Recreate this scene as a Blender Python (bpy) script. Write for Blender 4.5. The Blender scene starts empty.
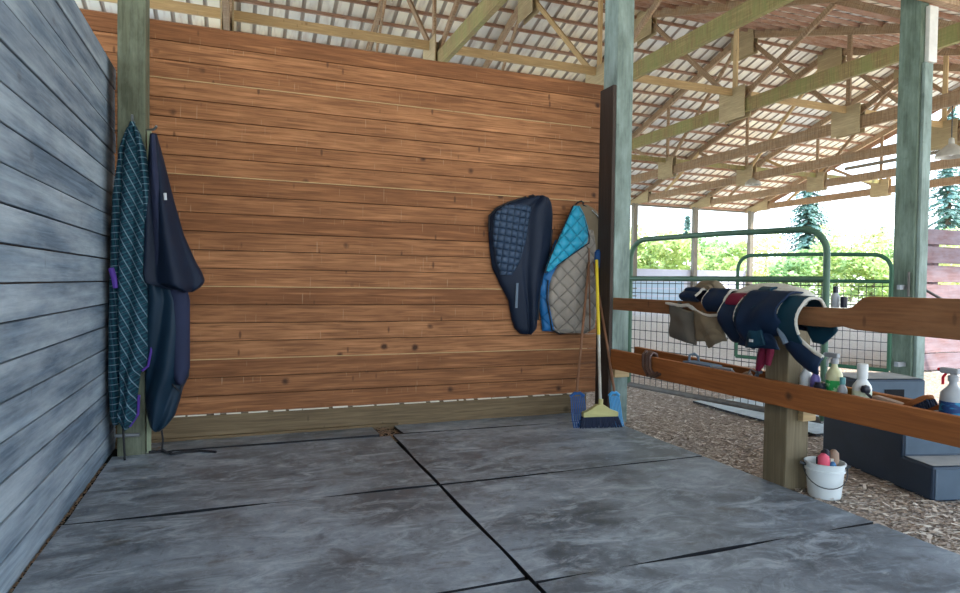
import bpy, bmesh, math, random
from mathutils import Vector, Matrix, noise
random.seed(7)
sc = bpy.context.scene
col = sc.collection
R = math.radians
# ------------------------------------------------------------------ camera
CAM = Vector((0, 0, 1.19)); FPX = 625.13
yaw, pit, rol = .3674, -.0232, .0137
fw = Vector((math.sin(yaw)*math.cos(pit), math.cos(yaw)*math.cos(pit), math.sin(pit)))
rt = Vector((math.cos(yaw), -math.sin(yaw), 0)); up = rt.cross(fw)
rt, up = rt*math.cos(rol)+up*math.sin(rol), up*math.cos(rol)-rt*math.sin(rol)
cd = bpy.data.cameras.new('camera'); cam = bpy.data.objects.new('camera', cd); col.objects.link(cam)
m = Matrix.Identity(4)
for i in range(3):
    m[i][0] = rt[i]; m[i][1] = up[i]; m[i][2] = -fw[i]; m[i][3] = CAM[i]
cam.matrix_world = m
cd.sensor_width = 36; cd.lens = FPX/960*36; cd.clip_start = .05; cd.clip_end = 500
sc.camera = cam
def at(x, y, Y=None, X=None, Z=None):
    """world point on a real plane (Y=, X= or Z=) seen in that direction of the survey"""
    d = fw + rt*((x-480)/FPX) - up*((y-296.5)/FPX)
    t = Y/d.y if Y is not None else X/d.x if X is not None else (Z-1.19)/d.z
    return CAM + d*t

# ------------------------------------------------------------------ materials
class NB:
    def __init__(s, name, rough=.7, metal=0., spec=.3):
        s.m = bpy.data.materials.new(name); s.m.use_nodes = True
        s.t = s.m.node_tree; s.n = s.t.nodes; s.l = s.t.links
        s.b = s.n['Principled BSDF']; s.set('Roughness', rough); s.set('Metallic', metal); s.set('Specular IOR Level', spec)
        s.tc = s.n.new('ShaderNodeTexCoord')
    def set(s, k, v):
        if isinstance(v, bpy.types.NodeSocket): s.l.new(v, s.b.inputs[k])
        else:
            if k == 'Base Color' and len(v) == 3: v = (*v, 1)
            s.b.inputs[k].default_value = v
        return s
    def obj(s): return s.tc.outputs['Object']
    def uv(s): return s.tc.outputs['UV']
    def inp(s, sock, v):
        if isinstance(v, bpy.types.NodeSocket): s.l.new(v, sock)
        elif v is not None:
            if hasattr(sock.default_value, '__len__') and len(v) == 3 and len(sock.default_value) == 4: v = (*v, 1)
            sock.default_value = v
    def map(s, vec, sc=(1, 1, 1), loc=(0, 0, 0), rot=(0, 0, 0)):
        n = s.n.new('ShaderNodeMapping'); s.l.new(vec, n.inputs[0])
        n.inputs['Scale'].default_value = sc; n.inputs['Location'].default_value = loc; n.inputs['Rotation'].default_value = rot
        return n.outputs[0]
    def noise(s, vec, scale, detail=4, rough=.55, dist=0):
        n = s.n.new('ShaderNodeTexNoise'); s.l.new(vec, n.inputs['Vector'])
        n.inputs['Scale'].default_value = scale; n.inputs['Detail'].default_value = detail
        n.inputs['Roughness'].default_value = rough; n.inputs['Distortion'].default_value = dist
        return n.outputs['Fac']
    def vor(s, vec, scale, feature='F1', out='Distance', rnd=1):
        n = s.n.new('ShaderNodeTexVoronoi'); n.feature = feature; s.l.new(vec, n.inputs['Vector'])
        n.inputs['Scale'].default_value = scale; n.inputs['Randomness'].default_value = rnd
        return n.outputs[out]
    def wave(s, vec, scale, dist=0, prof='SIN', d='X'):
        n = s.n.new('ShaderNodeTexWave'); s.l.new(vec, n.inputs['Vector']); n.bands_direction = d; n.wave_profile = prof
        n.inputs['Scale'].default_value = scale; n.inputs['Distortion'].default_value = dist
        return n.outputs['Fac']
    def ramp(s, fac, *st):
        n = s.n.new('ShaderNodeValToRGB'); s.l.new(fac, n.inputs[0]); e = n.color_ramp.elements
        while len(e) < len(st): e.new(.5)
        for i, (p, c) in enumerate(st):
            e[i].position = p; e[i].color = (*c, 1) if hasattr(c, '__len__') else (c, c, c, 1)
        return n.outputs[0]
    def mix(s, f, a, b, mode='MIX'):
        n = s.n.new('ShaderNodeMix'); n.data_type = 'RGBA'; n.blend_type = mode
        s.inp(n.inputs[0], f); s.inp(n.inputs[6], a); s.inp(n.inputs[7], b)
        return n.outputs[2]
    def math(s, op, a, b=None):
        n = s.n.new('ShaderNodeMath'); n.operation = op; s.inp(n.inputs[0], a); s.inp(n.inputs[1], b)
        return n.outputs[0]
    def sep(s, vec):
        n = s.n.new('ShaderNodeSeparateXYZ'); s.l.new(vec, n.inputs[0]); return n.outputs
    def attr(s, name='tint'):
        n = s.n.new('ShaderNodeAttribute'); n.attribute_name = name; return n.outputs['Fac']
    def bump(s, h, strength=.4, dist=.01):
        n = s.n.new('ShaderNodeBump'); s.l.new(h, n.inputs['Height']); n.inputs['Strength'].default_value = strength
        n.inputs['Distance'].default_value = dist; s.l.new(n.outputs[0], s.b.inputs['Normal'])

def plain(name, c, rough=.6, metal=0., var=.25, scale=8, spec=.3, bump=0):
    b = NB(name, rough, metal, spec)
    n = b.noise(b.obj(), scale, 5)
    b.set('Base Color', b.mix(n, tuple(v*(1-var) for v in c), tuple(min(1, v*(1+var)) for v in c)))
    if bump: b.bump(b.noise(b.obj(), scale*6, 3), bump, .005)
    return b.m

def wood(name, dark, light, knot=(.07, .03, .015), grain=.35, knots=1., grey=None, greyamt=.5, moss=None, rough=.75, drips=False, gsc=(1.3, 3.5), streak=0):
    b = NB(name, rough, 0, .25); uv = b.uv()
    t = b.attr()
    base = b.mix(t, dark, light)
    g = b.noise(b.map(uv, (1.2, 26, 1)), 2.2, 6, .6, .6)
    base = b.mix(b.math('MULTIPLY', b.ramp(g, (.35, 1.), (.62, 0.)), grain), base, tuple(v*.45 for v in dark), 'MIX')
    blot = b.noise(b.map(uv, (1.0, 2.5, 1)), 1.6, 4)
    base = b.mix(b.ramp(blot, (.3, .55), (.7, 0.)), base, tuple(v*.62 for v in dark))
    hi = b.noise(b.map(uv, (.5, 9, 1), (7, 3, 0)), 3, 3)
    base = b.mix(b.math('MULTIPLY', b.ramp(hi, (.55, 0.), (.8, 1.)), .45), base, tuple(min(1, v*1.45) for v in light))
    if knots:
        kv = b.map(uv, (3.3, 3.6, 1)); d = b.vor(kv, 1.0)
        wob = b.noise(b.map(uv, (22, 22, 1)), 1, 2)
        d2 = b.math('ADD', d, b.math('MULTIPLY', b.math('SUBTRACT', wob, .5), .07))
        base = b.mix(b.math('MULTIPLY', b.ramp(d2, (.045, 1.), (.12, 0.)), knots), base, knot)
        kv = b.map(uv, (8.0, 2.8, 1), (3.3, 1.7, 0)); d = b.vor(kv, 1.0)
        base = b.mix(b.math('MULTIPLY', b.ramp(d, (.05, 1.), (.10, 0.)), knots*.7), base, knot)
    if grey:
        gn = b.noise(b.map(uv, (*gsc, 1), (11, 5, 0)), 1.7, 6, .65)
        base = b.mix(b.math('MULTIPLY', b.ramp(gn, (.4, 0.), (.68, 1.)), greyamt), base, grey)
    if drips:
        dn = b.vor(b.map(uv, (4.0, 1.3, 1), (1.3, .2, 0)), 1.)
        base = b.mix(b.math('MULTIPLY', b.ramp(b.noise(b.map(uv, (75, 5, 1)), 1, 1), (.70, 0.), (.76, 1.)), .22), base, (.7, .52, .34))
    if streak:
        sn = b.noise(b.map(uv, (38, 2.0, 1)), 1, 4, .7)
        base = b.mix(b.math('MULTIPLY', b.ramp(sn, (.42, 0.), (.62, 1.)), streak), base, tuple(v*.42 for v in dark))
    if moss:
        mn = b.noise(b.map(b.obj(), (2.5, 2.5, .7)), .9, 6, .75)
        base = b.mix(b.math('MULTIPLY', b.ramp(mn, (.42, 0.), (.6, 1.)), moss[1]), base, moss[0])
    b.set('Base Color', base)
    b.bump(g, .35, .004)
    return b.m

M = {}
M['cedar'] = wood('stained_cedar', (.25, .095, .036), (.53, .24, .105), grain=.75, drips=True)
M['greyboard'] = wood('weathered_grey_board', (.13, .18, .245), (.25, .33, .41), knot=(.05, .06, .08), grain=.6, knots=.6, grey=(.52, .59, .64), greyamt=.7, gsc=(.45, 2.8))
M['olive_post'] = wood('olive_treated_post', (.10, .11, .07), (.16, .165, .11), knot=(.04, .04, .03), grain=.7, knots=.5, grey=(.27, .30, .22), greyamt=.55)
M['green_post'] = wood('pressure_treated_post', (.10, .135, .10), (.16, .21, .15), knot=(.04, .045, .03), grain=.6, knots=.6, grey=(.26, .34, .28), greyamt=.5)
M['teal_post'] = wood('pale_green_treated_post', (.15, .195, .17), (.22, .28, .245), knot=(.05, .07, .06), grain=.5, knots=.5, grey=(.36, .45, .41), greyamt=.6)
M['tan_post'] = wood('tan_fence_post', (.17, .13, .075), (.26, .21, .13), grain=.5, knots=.5)
M['rail'] = wood('orange_rail', (.32, .105, .03), (.42, .15, .045), grain=.5, knots=.9)
M['plank'] = wood('brown_plank', (.26, .11, .045), (.34, .15, .065), grain=.6, knots=.8, grey=(.42, .22, .11), greyamt=.4)
M['sill'] = wood('treated_sill', (.17, .115, .06), (.26, .19, .11), knot=(.06, .04, .02), grain=.6, knots=.7)
M['truss'] = wood('truss_lumber', (.40, .24, .13), (.60, .40, .24), knot=(.12, .06, .03), grain=.5, knots=.5, grey=(.40, .36, .28), greyamt=.35, streak=.6)
M['truss_pale'] = wood('pale_truss_lumber', (.55, .36, .17), (.72, .52, .28), knot=(.16, .08, .04), grain=.35, knots=.5)
M['truss_moss'] = wood('mossy_truss_lumber', (.38, .27, .12), (.5, .37, .18), grain=.6, knots=.4, streak=.6, moss=((.25, .29, .10), .55))
M['ply'] = wood('gusset_plywood', (.46, .34, .19), (.58, .45, .27), grain=.4, knots=.2, moss=((.42, .38, .2), .2))
M['purlin'] = wood('purlin_lumber', (.34, .17, .10), (.5, .28, .18), grain=.6, knots=.7, grey=(.50, .38, .30), greyamt=.5)
M['darkboard'] = wood('dark_stained_board', (.05, .034, .026), (.07, .05, .04), grain=.5, knots=.3)
M['mauve'] = wood('mauve_painted_board', (.19, .115, .12), (.27, .165, .165), knot=(.1, .06, .07), grain=.4, knots=.4, grey=(.3, .3, .36), greyamt=.4)
M['brownwood'] = plain('brown_handle_wood', (.22, .1, .05))
M['metal_roof'] = None
b = NB('galvanised_roofing', .55, .15, .4)
n1 = b.noise(b.obj(), .35, 5); n2 = b.noise(b.map(b.obj(), (3, .6, .6)), 2.2, 5)
c = b.mix(b.ramp(n1, (.35, 0.), (.65, 1.)), (.62, .60, .56), (.94, .82, .60))
c = b.mix(b.math('MULTIPLY', b.ramp(n2, (.5, 0.), (.75, 1.)), .5), c, (.36, .22, .16))
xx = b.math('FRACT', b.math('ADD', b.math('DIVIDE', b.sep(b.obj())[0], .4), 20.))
c = b.mix(b.math('MULTIPLY', b.ramp(xx, (.70, 0.), (.76, 1.)), .8), c, (.26, .20, .15))  # rib shadows painted into the roof colour as dark bands
b.set('Base Color', c); M['metal_roof'] = b.m
# rubber mat
def matmat(name, c1, c2, c3):
    b = NB(name, .55, 0, .35); o = b.obj()
    big = b.noise(b.map(o, (1, 1.5, 1), rot=(0, 0, .5)), .85, 7, .6, .8)
    fine = b.noise(o, 9, 8, .8, .6); mid = b.noise(b.map(o, (1, 2.2, 1), rot=(0, 0, -.4)), 3.2, 8, .72, 1.0); n3 = b.noise(o, 60, 3)
    c = b.mix(b.ramp(big, (.40, 0.), (.60, 1.)), c1, c2)
    c = b.mix(b.math('MULTIPLY', b.ramp(mid, (.50, 0.), (.64, 1.)), .65), c, c3)
    c = b.mix(b.math('MULTIPLY', b.ramp(fine, (.52, 0.), (.72, 1.)), .55), c, c3)
    c = b.mix(b.math('MULTIPLY', b.ramp(fine, (.30, 1.), (.46, 0.)), .55), c, tuple(v*.45 for v in c1))
    c = b.mix(b.math('MULTIPLY', b.ramp(mid, (.36, 1.), (.46, 0.)), .5), c, tuple(v*.5 for v in c1))
    st = b.noise(b.map(o, (1, 1.6, 1), (4.2, 8.1, 0)), 2.1, 6, .65)
    c = b.mix(b.math('MULTIPLY', b.ramp(st, (.60, 0.), (.70, 1.)), .6), c, (.075, .058, .040))
    sp = b.vor(o, 5.); c = b.mix(b.math('MULTIPLY', b.ramp(sp, (.02, 1.), (.10, 0.)), b.ramp(mid, (.5, 0.), (.6, .7))), c, (.5, .5, .5))
    b.set('Base Color', c); b.set('Roughness', b.ramp(mid, (.3, .36), (.7, .62)))
    b.bump(b.math('ADD', n3, mid), .2, .003); return b.m
M['mat'] = matmat('dusty_rubber_mat_sky_sheen', (.10, .112, .130), (.25, .285, .33), (.43, .48, .53))  # dusty rubber, with bluish sky sheen painted into the lighter tones
M['matblue'] = matmat('sky_tinted_grey_mat', (.30, .36, .41), (.42, .48, .52), (.55, .58, .58))  # pale blue of the reflected sky painted into the grey
# ground
b = NB('woodchip_ground', .95, 0, .1); o = b.obj()
v = b.vor(b.map(o, (1, 1.6, 1), rot=(0, 0, .6)), 38, out='Color'); vs = b.sep(v)
vd = b.vor(b.map(o, (1, 1.6, 1), rot=(0, 0, .6)), 38)
n = b.noise(o, .9, 6)
c = b.mix(vs[0], (.20, .15, .12), (.58, .48, .40))
c = b.mix(b.math('MULTIPLY', b.ramp(n, (.4, 0.), (.7, 1.)), .5), c, (.42, .35, .30))
b.set('Base Color', c); b.bump(vd, .9, .02); M['chipground'] = b.m
b = NB('arena_sand', .95, 0, .1); o = b.obj()
n = b.noise(o, 2.5, 8, .7); n2 = b.noise(b.map(o, (1, 3, 1)), 14, 4, .7)
c = b.mix(n, (.60, .54, .50), (.80, .75, .70)); c = b.mix(b.math('MULTIPLY', b.ramp(n2, (.35, .9), (.55, 0.)), .6), c, (.30, .24, .21))
b.set('Base Color', c); b.bump(n2, .6, .03); M['sand'] = b.m
b = NB('dry_field', .9, 0, .1); o = b.obj()
c = b.mix(b.noise(o, 3, 6), (.42, .38, .28), (.62, .57, .46)); b.set('Base Color', c); M['grass'] = b.m
def chipm(name, c):
    return plain(name, c, .9, 0, .35, 30)
M['chips'] = plain('wood_chip', (.50, .42, .34), .9, 0, .5, 9)
M['straw'] = plain('debris_straw', (.30, .2, .13), .9, 0, .5, 30)
# leaves
def leafm(name, c1, c2, tr=.45):
    b = NB(name, .7, 0, .2); t = b.attr(); c = b.mix(t, c1, c2); b.set('Base Color', c)
    tn = b.n.new('ShaderNodeBsdfTranslucent'); b.l.new(c, tn.inputs[0])
    mx = b.n.new('ShaderNodeMixShader'); mx.inputs[0].default_value = tr
    b.l.new(b.b.outputs[0], mx.inputs[1]); b.l.new(tn.outputs[0], mx.inputs[2])
    b.l.new(mx.outputs[0], b.n['Material Output'].inputs[0]); return b.m
M['leaf0'] = leafm('bright_leaf', (.30, .42, .12), (.74, .80, .38))
M['leaf1'] = leafm('yellow_leaf', (.42, .48, .16), (.86, .84, .48))
M['leaf2'] = leafm('mid_green_leaf', (.20, .34, .12), (.56, .70, .34))
M['needle'] = leafm('conifer_needle', (.10, .20, .17), (.24, .36, .31), .2)
M['bark'] = plain('bark', (.16, .12, .09), .9)
# fabric etc
def fabric(name, c, rough=.85, var=.25, sheen=0.0):
    b = NB(name, rough, 0, .2); n = b.noise(b.obj(), 6, 5)
    b.set('Base Color', b.mix(n, tuple(v*(1-var) for v in c), tuple(min(1, v*(1+var)) for v in c)))
    w = b.noise(b.uv(), 260, 2); b.bump(w, .15, .002); return b.m
def quilt(name, c, k=13., ang=math.pi/4, stitch=.5, rough=.7, dist=.02, mask=None, st=1.0):
    b = NB(name, rough, 0, .3)
    s = b.sep(b.map(b.uv(), (k, k, 1), rot=(0, 0, ang)))
    a = b.math('ABSOLUTE', b.math('SINE', b.math('MULTIPLY', s[0], math.pi)))
    d = b.math('ABSOLUTE', b.math('SINE', b.math('MULTIPLY', s[1], math.pi)))
    h = b.math('POWER', b.math('MULTIPLY', a, d), .45)
    n = b.noise(b.obj(), 7, 4)
    cc = b.mix(n, tuple(v*.8 for v in c), tuple(v*1.25 for v in c))
    cc = b.mix(b.math('MULTIPLY', b.ramp(h, (.1, 1.), (.4, 0.)), stitch), cc, tuple(v*.35 for v in c))
    b.set('Base Color', cc)
    b.bump(h, st, dist); return b.m
M['navy'] = fabric('navy_cloth', (.007, .014, .032), .55)
M['navy2'] = fabric('navy_purple_cloth', (.022, .028, .06), .8)
M['teal_navy'] = fabric('teal_navy_cloth', (.008, .024, .044), .5)
M['quilt_navy'] = quilt('navy_quilting', (.030, .055, .10), 17, math.pi/4*0+.12, .6, .5, .02)
M['quilt_grey'] = quilt('grey_beige_quilting', (.30, .26, .22), 10, math.pi/4, .5, .8, .02)
M['quilt_aqua'] = quilt('turquoise_quilting', (.02, .30, .46), 11, math.pi/4, .45, .4, .02)
M['aqua_blue'] = quilt('bright_blue_lining', (.015, .13, .33), 8, math.pi/4, .3, .45, .015)
M['khaki'] = fabric('khaki_cloth', (.22, .17, .11))
M['boottan'] = fabric('grey_tan_leather', (.13, .115, .095), .8, .5)
M['boottan2'] = fabric('olive_tan_leather', (.19, .15, .10), .8, .4)
M['fleece'] = plain('cream_fleece', (.60, .57, .50), .95, 0, .2, 60, bump=.6)
M['bootnavy'] = fabric('navy_neoprene', (.006, .018, .046), .6)
M['bootteal'] = fabric('teal_neoprene', (.008, .040, .065), .5)
M['maroon'] = fabric('maroon_cloth', (.16, .012, .035), .7)
M['purple'] = fabric('purple_binding', (.09, .04, .28), .6)
M['strapblue'] = fabric('blue_strap', (.02, .07, .2))
M['black'] = plain('black_webbing', (.015, .015, .018))
M['tag'] = plain('white_cloth_tag', (.6, .62, .64))
M['dustybluestrap'] = fabric('dusty_blue_strap', (.14, .18, .23))
# plaid
def plaid(name, ang):
    b = NB(name, .85, 0, .15)
    v = b.map(b.uv(), (1, 1, 1), rot=(0, 0, ang)); s = b.sep(v)
    def lines(x, k, w):
        f = b.math('FRACT', b.math('MULTIPLY', x, k)); return b.ramp(f, (0, 1.), (w, 1.), (w+.06, 0.))
    c = b.mix(b.math('MULTIPLY', lines(s[1], 40, .45), .55), (.010, .030, .052), (.018, .085, .11))
    c = b.mix(b.math('MULTIPLY', lines(s[0], 40, .4), .4), c, (.012, .07, .095))
    c = b.mix(b.math('MULTIPLY', lines(s[0], 24, .09), .62), c, (.26, .36, .42))
    c = b.mix(b.math('MULTIPLY', lines(s[1], 24, .06), .16), c, (.25, .36, .44))
    b.set('Base Color', c); b.bump(b.noise(b.uv(), 200, 2), .15, .002); return b.m
M['plaid'] = plaid('teal_plaid_wool', R(-26)); M['plaid2'] = plaid('teal_plaid_wool_fold', R(84))
# metal / plastic
M['green_pipe'] = plain('green_painted_pipe', (.065, .13, .085), .45, 0, .35, 5)
M['green_pipe2'] = plain('dark_green_painted_pipe', (.03, .10, .055), .45, 0, .35, 5)
M['grey_pipe'] = plain('rusty_grey_pipe', (.12, .11, .10), .6, 0, .5, 12)
M['wire'] = plain('mesh_wire', (.06, .065, .07), .5, .4)
M['steel'] = plain('dull_steel', (.25, .26, .27), .5, .6)
M['blk_plastic'] = plain('slate_plastic_step', (.022, .036, .06), .5, 0, .45, 4)
M['dusty_tread'] = plain('dusty_plastic_tread', (.30, .30, .295), .9, 0, .25, 9)
M['step_end'] = plain('blue_grey_plastic', (.07, .10, .135), .6, 0, .35, 6)
M['dark'] = plain('dark_void', (.008, .008, .01), .9)
M['bucket'] = plain('white_plastic', (.66, .69, .68), .45, 0, .08, 5)
M['pink'] = plain('pink_rubber', (.75, .10, .16), .5)
M['bluerag'] = fabric('blue_rag', (.08, .20, .38))
M['brownbrush'] = plain('brown_brush_wood', (.30, .2, .14), .7)
M['bristle'] = plain('bristle', (.02, .028, .055), .9)
M['greybristle'] = plain('pale_bristle', (.5, .46, .38), .9)
M['yellow'] = plain('yellow_paint', (.72, .53, .03), .4, 0, .1)
M['paleyellow'] = plain('pale_yellow_plastic', (.48, .44, .18), .5, 0, .15)
M['whitepaint'] = plain('worn_white_paint', (.50, .47, .40), .6, 0, .2, 20)
M['bluefork'] = plain('blue_plastic_tines', (.015, .085, .27), .4, 0, .2)
M['bluefork2'] = plain('light_blue_plastic_tines', (.05, .28, .55), .4, 0, .2)
M['bottle_white'] = plain('white_bottle', (.62, .63, .62), .35, 0, .06)
M['bottle_grey'] = plain('grey_bottle', (.32, .33, .34), .35)
M['purplebottle'] = plain('violet_bottle', (.14, .11, .3), .3)
M['darkcup'] = plain('dark_jar', (.02, .02, .03), .3)
M['amber'] = plain('cloudy_amber_bottle', (.55, .52, .30), .25, 0, .1)
M['label_green'] = None
b = NB('green_white_label', .5); n = b.noise(b.obj(), 34, 2, .5)
b.set('Base Color', b.ramp(n, (.52, (.02, .30, .07)), (.62, (.42, .62, .36)))); M['label_green'] = b.m
b = NB('blue_label', .5); n = b.noise(b.map(b.obj(), (1, 1, 3)), 18, 2, .5)
b.set('Base Color', b.ramp(n, (.5, (.01, .04, .14)), (.6, (.02, .2, .36)))); M['label_blue'] = b.m
M['label_cream'] = plain('cream_label', (.62, .66, .48), .5)
M['teal_cap'] = plain('teal_cap', (.1, .28, .28), .4)
M['red'] = plain('red_trigger', (.7, .02, .04), .4)
M['lampmetal'] = plain('lamp_shade_metal', (.45, .43, .38), .5, .3)
M['glow'] = plain('frosted_bulb', (.7, .7, .68), .3)
M['barrier'] = plain('pale_arena_board', (.55, .54, .62), .8, 0, .12, 2)
M['bluepanel'] = plain('pale_blue_panel', (.42, .54, .64), .7, 0, .15, 2)
M['farpost'] = wood('grey_brown_eave_post', (.20, .17, .13), (.26, .23, .18), grain=.5, knots=.2)

# ------------------------------------------------------------------ mesh builder
class MB:
    def __init__(s): s.v = []; s.f = []; s.uv = []; s.t = []; s.sm = []
    def face(s, pts, uvs=None, tint=.5, smooth=False):
        i = len(s.v); s.v += [tuple(p) for p in pts]; s.f.append(tuple(range(i, i+len(pts))))
        s.uv += (uvs or [(p[0], p[2]) for p in pts]); s.t += [tint]*len(pts); s.sm.append(smooth)
    def beam(s, a, b_, w, h, upv=(0, 0, 1), tint=None, taper=1.):
        """board from a to b: w = width sideways, h = height along upv"""
        a = Vector(a); b_ = Vector(b_); d = b_-a; L = d.length; d /= L
        side = d.cross(Vector(upv)).normalized(); u = side.cross(d).normalized()
        tint = random.random() if tint is None else tint
        ou, ov = random.uniform(0, 50), random.uniform(0, 50)
        c = [(-w/2, -h/2), (w/2, -h/2), (w/2, h/2), (-w/2, h/2)]
        A = [a+side*x+u*y for x, y in c]; B = [b_+side*x*taper+u*y*taper for x, y in c]
        per = [0, w, w+h, 2*w+h, 2*w+2*h]
        for i in range(4):
            j = (i+1) % 4
            s.face([A[i], A[j], B[j], B[i]], [(ou, ov+per[i]), (ou, ov+per[i+1]), (ou+L, ov+per[i+1]), (ou+L, ov+per[i])], tint)
        s.face([A[3], A[2], A[1], A[0]], [(ou, ov), (ou+w*.2, ov), (ou+w*.2, ov+h), (ou, ov+h)], tint*.8)
        s.face([B[0], B[1], B[2], B[3]], [(ou, ov), (ou+w*.2, ov), (ou+w*.2, ov+h), (ou, ov+h)], tint*.8)
        return s
    def box(s, x0, x1, y0, y1, z0, z1, tint=None, ax='x'):
        if ax == 'x': s.beam((x0, (y0+y1)/2, (z0+z1)/2), (x1, (y0+y1)/2, (z0+z1)/2), y1-y0, z1-z0, (0, 0, 1), tint)
        elif ax == 'y': s.beam(((x0+x1)/2, y0, (z0+z1)/2), ((x0+x1)/2, y1, (z0+z1)/2), x1-x0, z1-z0, (0, 0, 1), tint)
        else: s.beam(((x0+x1)/2, (y0+y1)/2, z0), ((x0+x1)/2, (y0+y1)/2, z1), x1-x0, y1-y0, (0, 1, 0), tint)
        return s
    def grid(s, P, close_u=False, close_v=False, uvf=None, smooth=True, tint=.5):
        """P[j][i] grid of points -> smooth quads"""
        nv = len(P); nu = len(P[0]); base = len(s.v)
        s._w = getattr(s, '_w', [])
        for j in range(nv-(0 if close_v else 1)):
            for i in range(nu-(0 if close_u else 1)):
                j2 = (j+1) % nv; i2 = (i+1) % nu
                q = [P[j][i], P[j][i2], P[j2][i2], P[j2][i]]
                ii = i+1; jj = j+1
                uu = [uvf(a, c) for a, c in ((i, j), (ii, j), (ii, jj), (i, jj))] if uvf else [(i/nu, j/nv), (ii/nu, j/nv), (ii/nu, jj/nv), (i/nu, jj/nv)]
                s.face(q, uu, tint, smooth)
        return s
    def tube(s, pts, r, n=10, cap=True, tint=.5, rs=None):
        pts = [Vector(p) for p in pts]; rings = []; prev = None
        for k, p in enumerate(pts):
            d = (pts[min(k+1, len(pts)-1)]-pts[max(k-1, 0)]).normalized()
            if prev is None:
                a = Vector((0, 0, 1)) if abs(d.z) < .9 else Vector((1, 0, 0)); x = d.cross(a).normalized()
            else: x = (prev-d*prev.dot(d)).normalized()
            prev = x; y = d.cross(x); rr = rs[k] if rs else r
            rings.append([p+(x*math.cos(t)+y*math.sin(t))*rr for t in [2*math.pi*q/n for q in range(n)]])
        s.grid(rings, close_u=True, tint=tint)
        if cap: s.face(rings[0][::-1], None, tint); s.face(rings[-1], None, tint)
        return s
    def lathe(s, prof, c=(0, 0, 0), n=24, sx=1, sy=1):
        c = Vector(c)
        rings = [[c+Vector((r*sx*math.cos(2*math.pi*q/n), r*sy*math.sin(2*math.pi*q/n), z)) for q in range(n)] for r, z in prof]
        s.grid(rings, close_u=True)
        if prof[0][0] > 1e-4: s.face(rings[0][::-1])
        if prof[-1][0] > 1e-4: s.face(rings[-1])
        return s
    def build(s, name, mat, parent=None, merge=True, bevel=0, xf=None):
        me = bpy.data.meshes.new(name); me.from_pydata(s.v, [], s.f)
        uvl = me.uv_layers.new(name='UVMap')
        flat = [c for uv in s.uv for c in uv[:2]]; uvl.data.foreach_set('uv', flat)
        ca = me.color_attributes.new('tint', 'FLOAT_COLOR', 'CORNER')
        ca.data.foreach_set('color', [c for t in s.t for c in (t, t, t, 1)])
        me.polygons.foreach_set('use_smooth', s.sm)
        if merge:
            bm = bmesh.new(); bm.from_mesh(me); bmesh.ops.remove_doubles(bm, verts=bm.verts, dist=1e-5)
            bmesh.ops.recalc_face_normals(bm, faces=bm.faces); bm.to_mesh(me); bm.free()
        if xf is not None: me.transform(xf)
        if any(s.sm): me.set_sharp_from_angle(angle=R(42))
        if isinstance(mat, str): mat = M[mat]
        me.materials.append(mat)
        o = bpy.data.objects.new(name, me); col.objects.link(o)
        if parent: link(o, parent)
        if bevel:
            mo = o.modifiers.new('bevel', 'BEVEL'); mo.width = bevel; mo.segments = 2; mo.limit_method = 'ANGLE'
        return o
def link(o, parent):
    o.parent = parent; o.matrix_parent_inverse = parent.matrix_world.inverted()
def thing(name, loc, label, cat, group=None, kind=None):
    o = bpy.data.objects.new(name, None); o.location = loc; o.empty_display_size = .1
    o.matrix_world = Matrix.Translation(loc); col.objects.link(o); tag(o, label, cat, group, kind); return o
def tag(o, label=None, cat=None, group=None, kind=None):
    if label: o['label'] = label
    if cat: o['category'] = cat
    if group: o['group'] = group
    if kind: o['kind'] = kind
    return o
def lerp(a, b_, t): return a+(b_-a)*t
def interp(tab, y):
    if y <= tab[0][0]: return tab[0][1:]
    for p, q in zip(tab, tab[1:]):
        if y <= q[0]:
            t = (y-p[0])/(q[0]-p[0]); return tuple(lerp(a, b_, t) for a, b_ in zip(p[1:], q[1:]))
    return tab[-1][1:]
def sheet(rows, Yp, depth, back=.0, nu=30, nv=50, name='sheet', mat=None, parent=None, edge=.012):
    """cloth hanging near plane Y=Yp: rows = (y, xl, xr) outline; depth(u,v) = how far it stands off, edges rolled back"""
    y0, y1 = rows[0][0], rows[-1][0]; mb = MB(); F = []; B = []
    for j in range(nv+1):
        v = j/nv; y = lerp(y0, y1, v); xl, xr = interp(rows, y); fr = []; br = []
        for i in range(nu+1):
            u = i/nu; p = at(lerp(xl, xr, u), y, Y=Yp)
            rim = min(1, min(u, 1-u)*14, min(v, 1-v)*22+.15)
            rim = math.sqrt(max(0, 1-(1-rim)**2))
            d = edge*.3+max(0, depth(u, v))*(.25+.75*rim)+edge*rim
            fr.append(p-Vector((0, d, 0))); br.append(p+Vector((0, -edge*.15+back, 0)))
        F.append(fr); B.append(br)
    def uvf(i, j):
        p = F[min(j, nv)][min(i, nu)]; return (p.x, p.z)
    mb.grid(F, uvf=uvf); mb.grid([r[::-1] for r in B], uvf=lambda i, j: (i*.02, j*.02))
    for j in range(nv):
        mb.face([F[j][0], F[j+1][0], B[j+1][0], B[j][0]]); mb.face([F[j][nu], B[j][nu], B[j+1][nu], F[j+1][nu]])
    mb.face([*F[0], *B[0][::-1]]); mb.face([*F[nv][::-1], *B[nv]])
    return mb.build(name, mat, parent)

# ------------------------------------------------------------------ setting: ground
def plane(name, x0, x1, y0, y1, z, mat):
    mb = MB(); mb.face([(x0, y0, z), (x1, y0, z), (x1, y1, z), (x0, y1, z)], [(x0, y0), (x1, y0), (x1, y1), (x0, y1)])
    return tag(mb.build(name, mat), kind='structure')
plane('floor', -4, 9.2, -4, 7.2, -.004, 'chipground')
plane('floor_arena', -15, 27, -4, 27.5, -.012, 'sand')
plane('floor_outside', -150, 260, -60, 260, -.03, 'grass')

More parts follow.
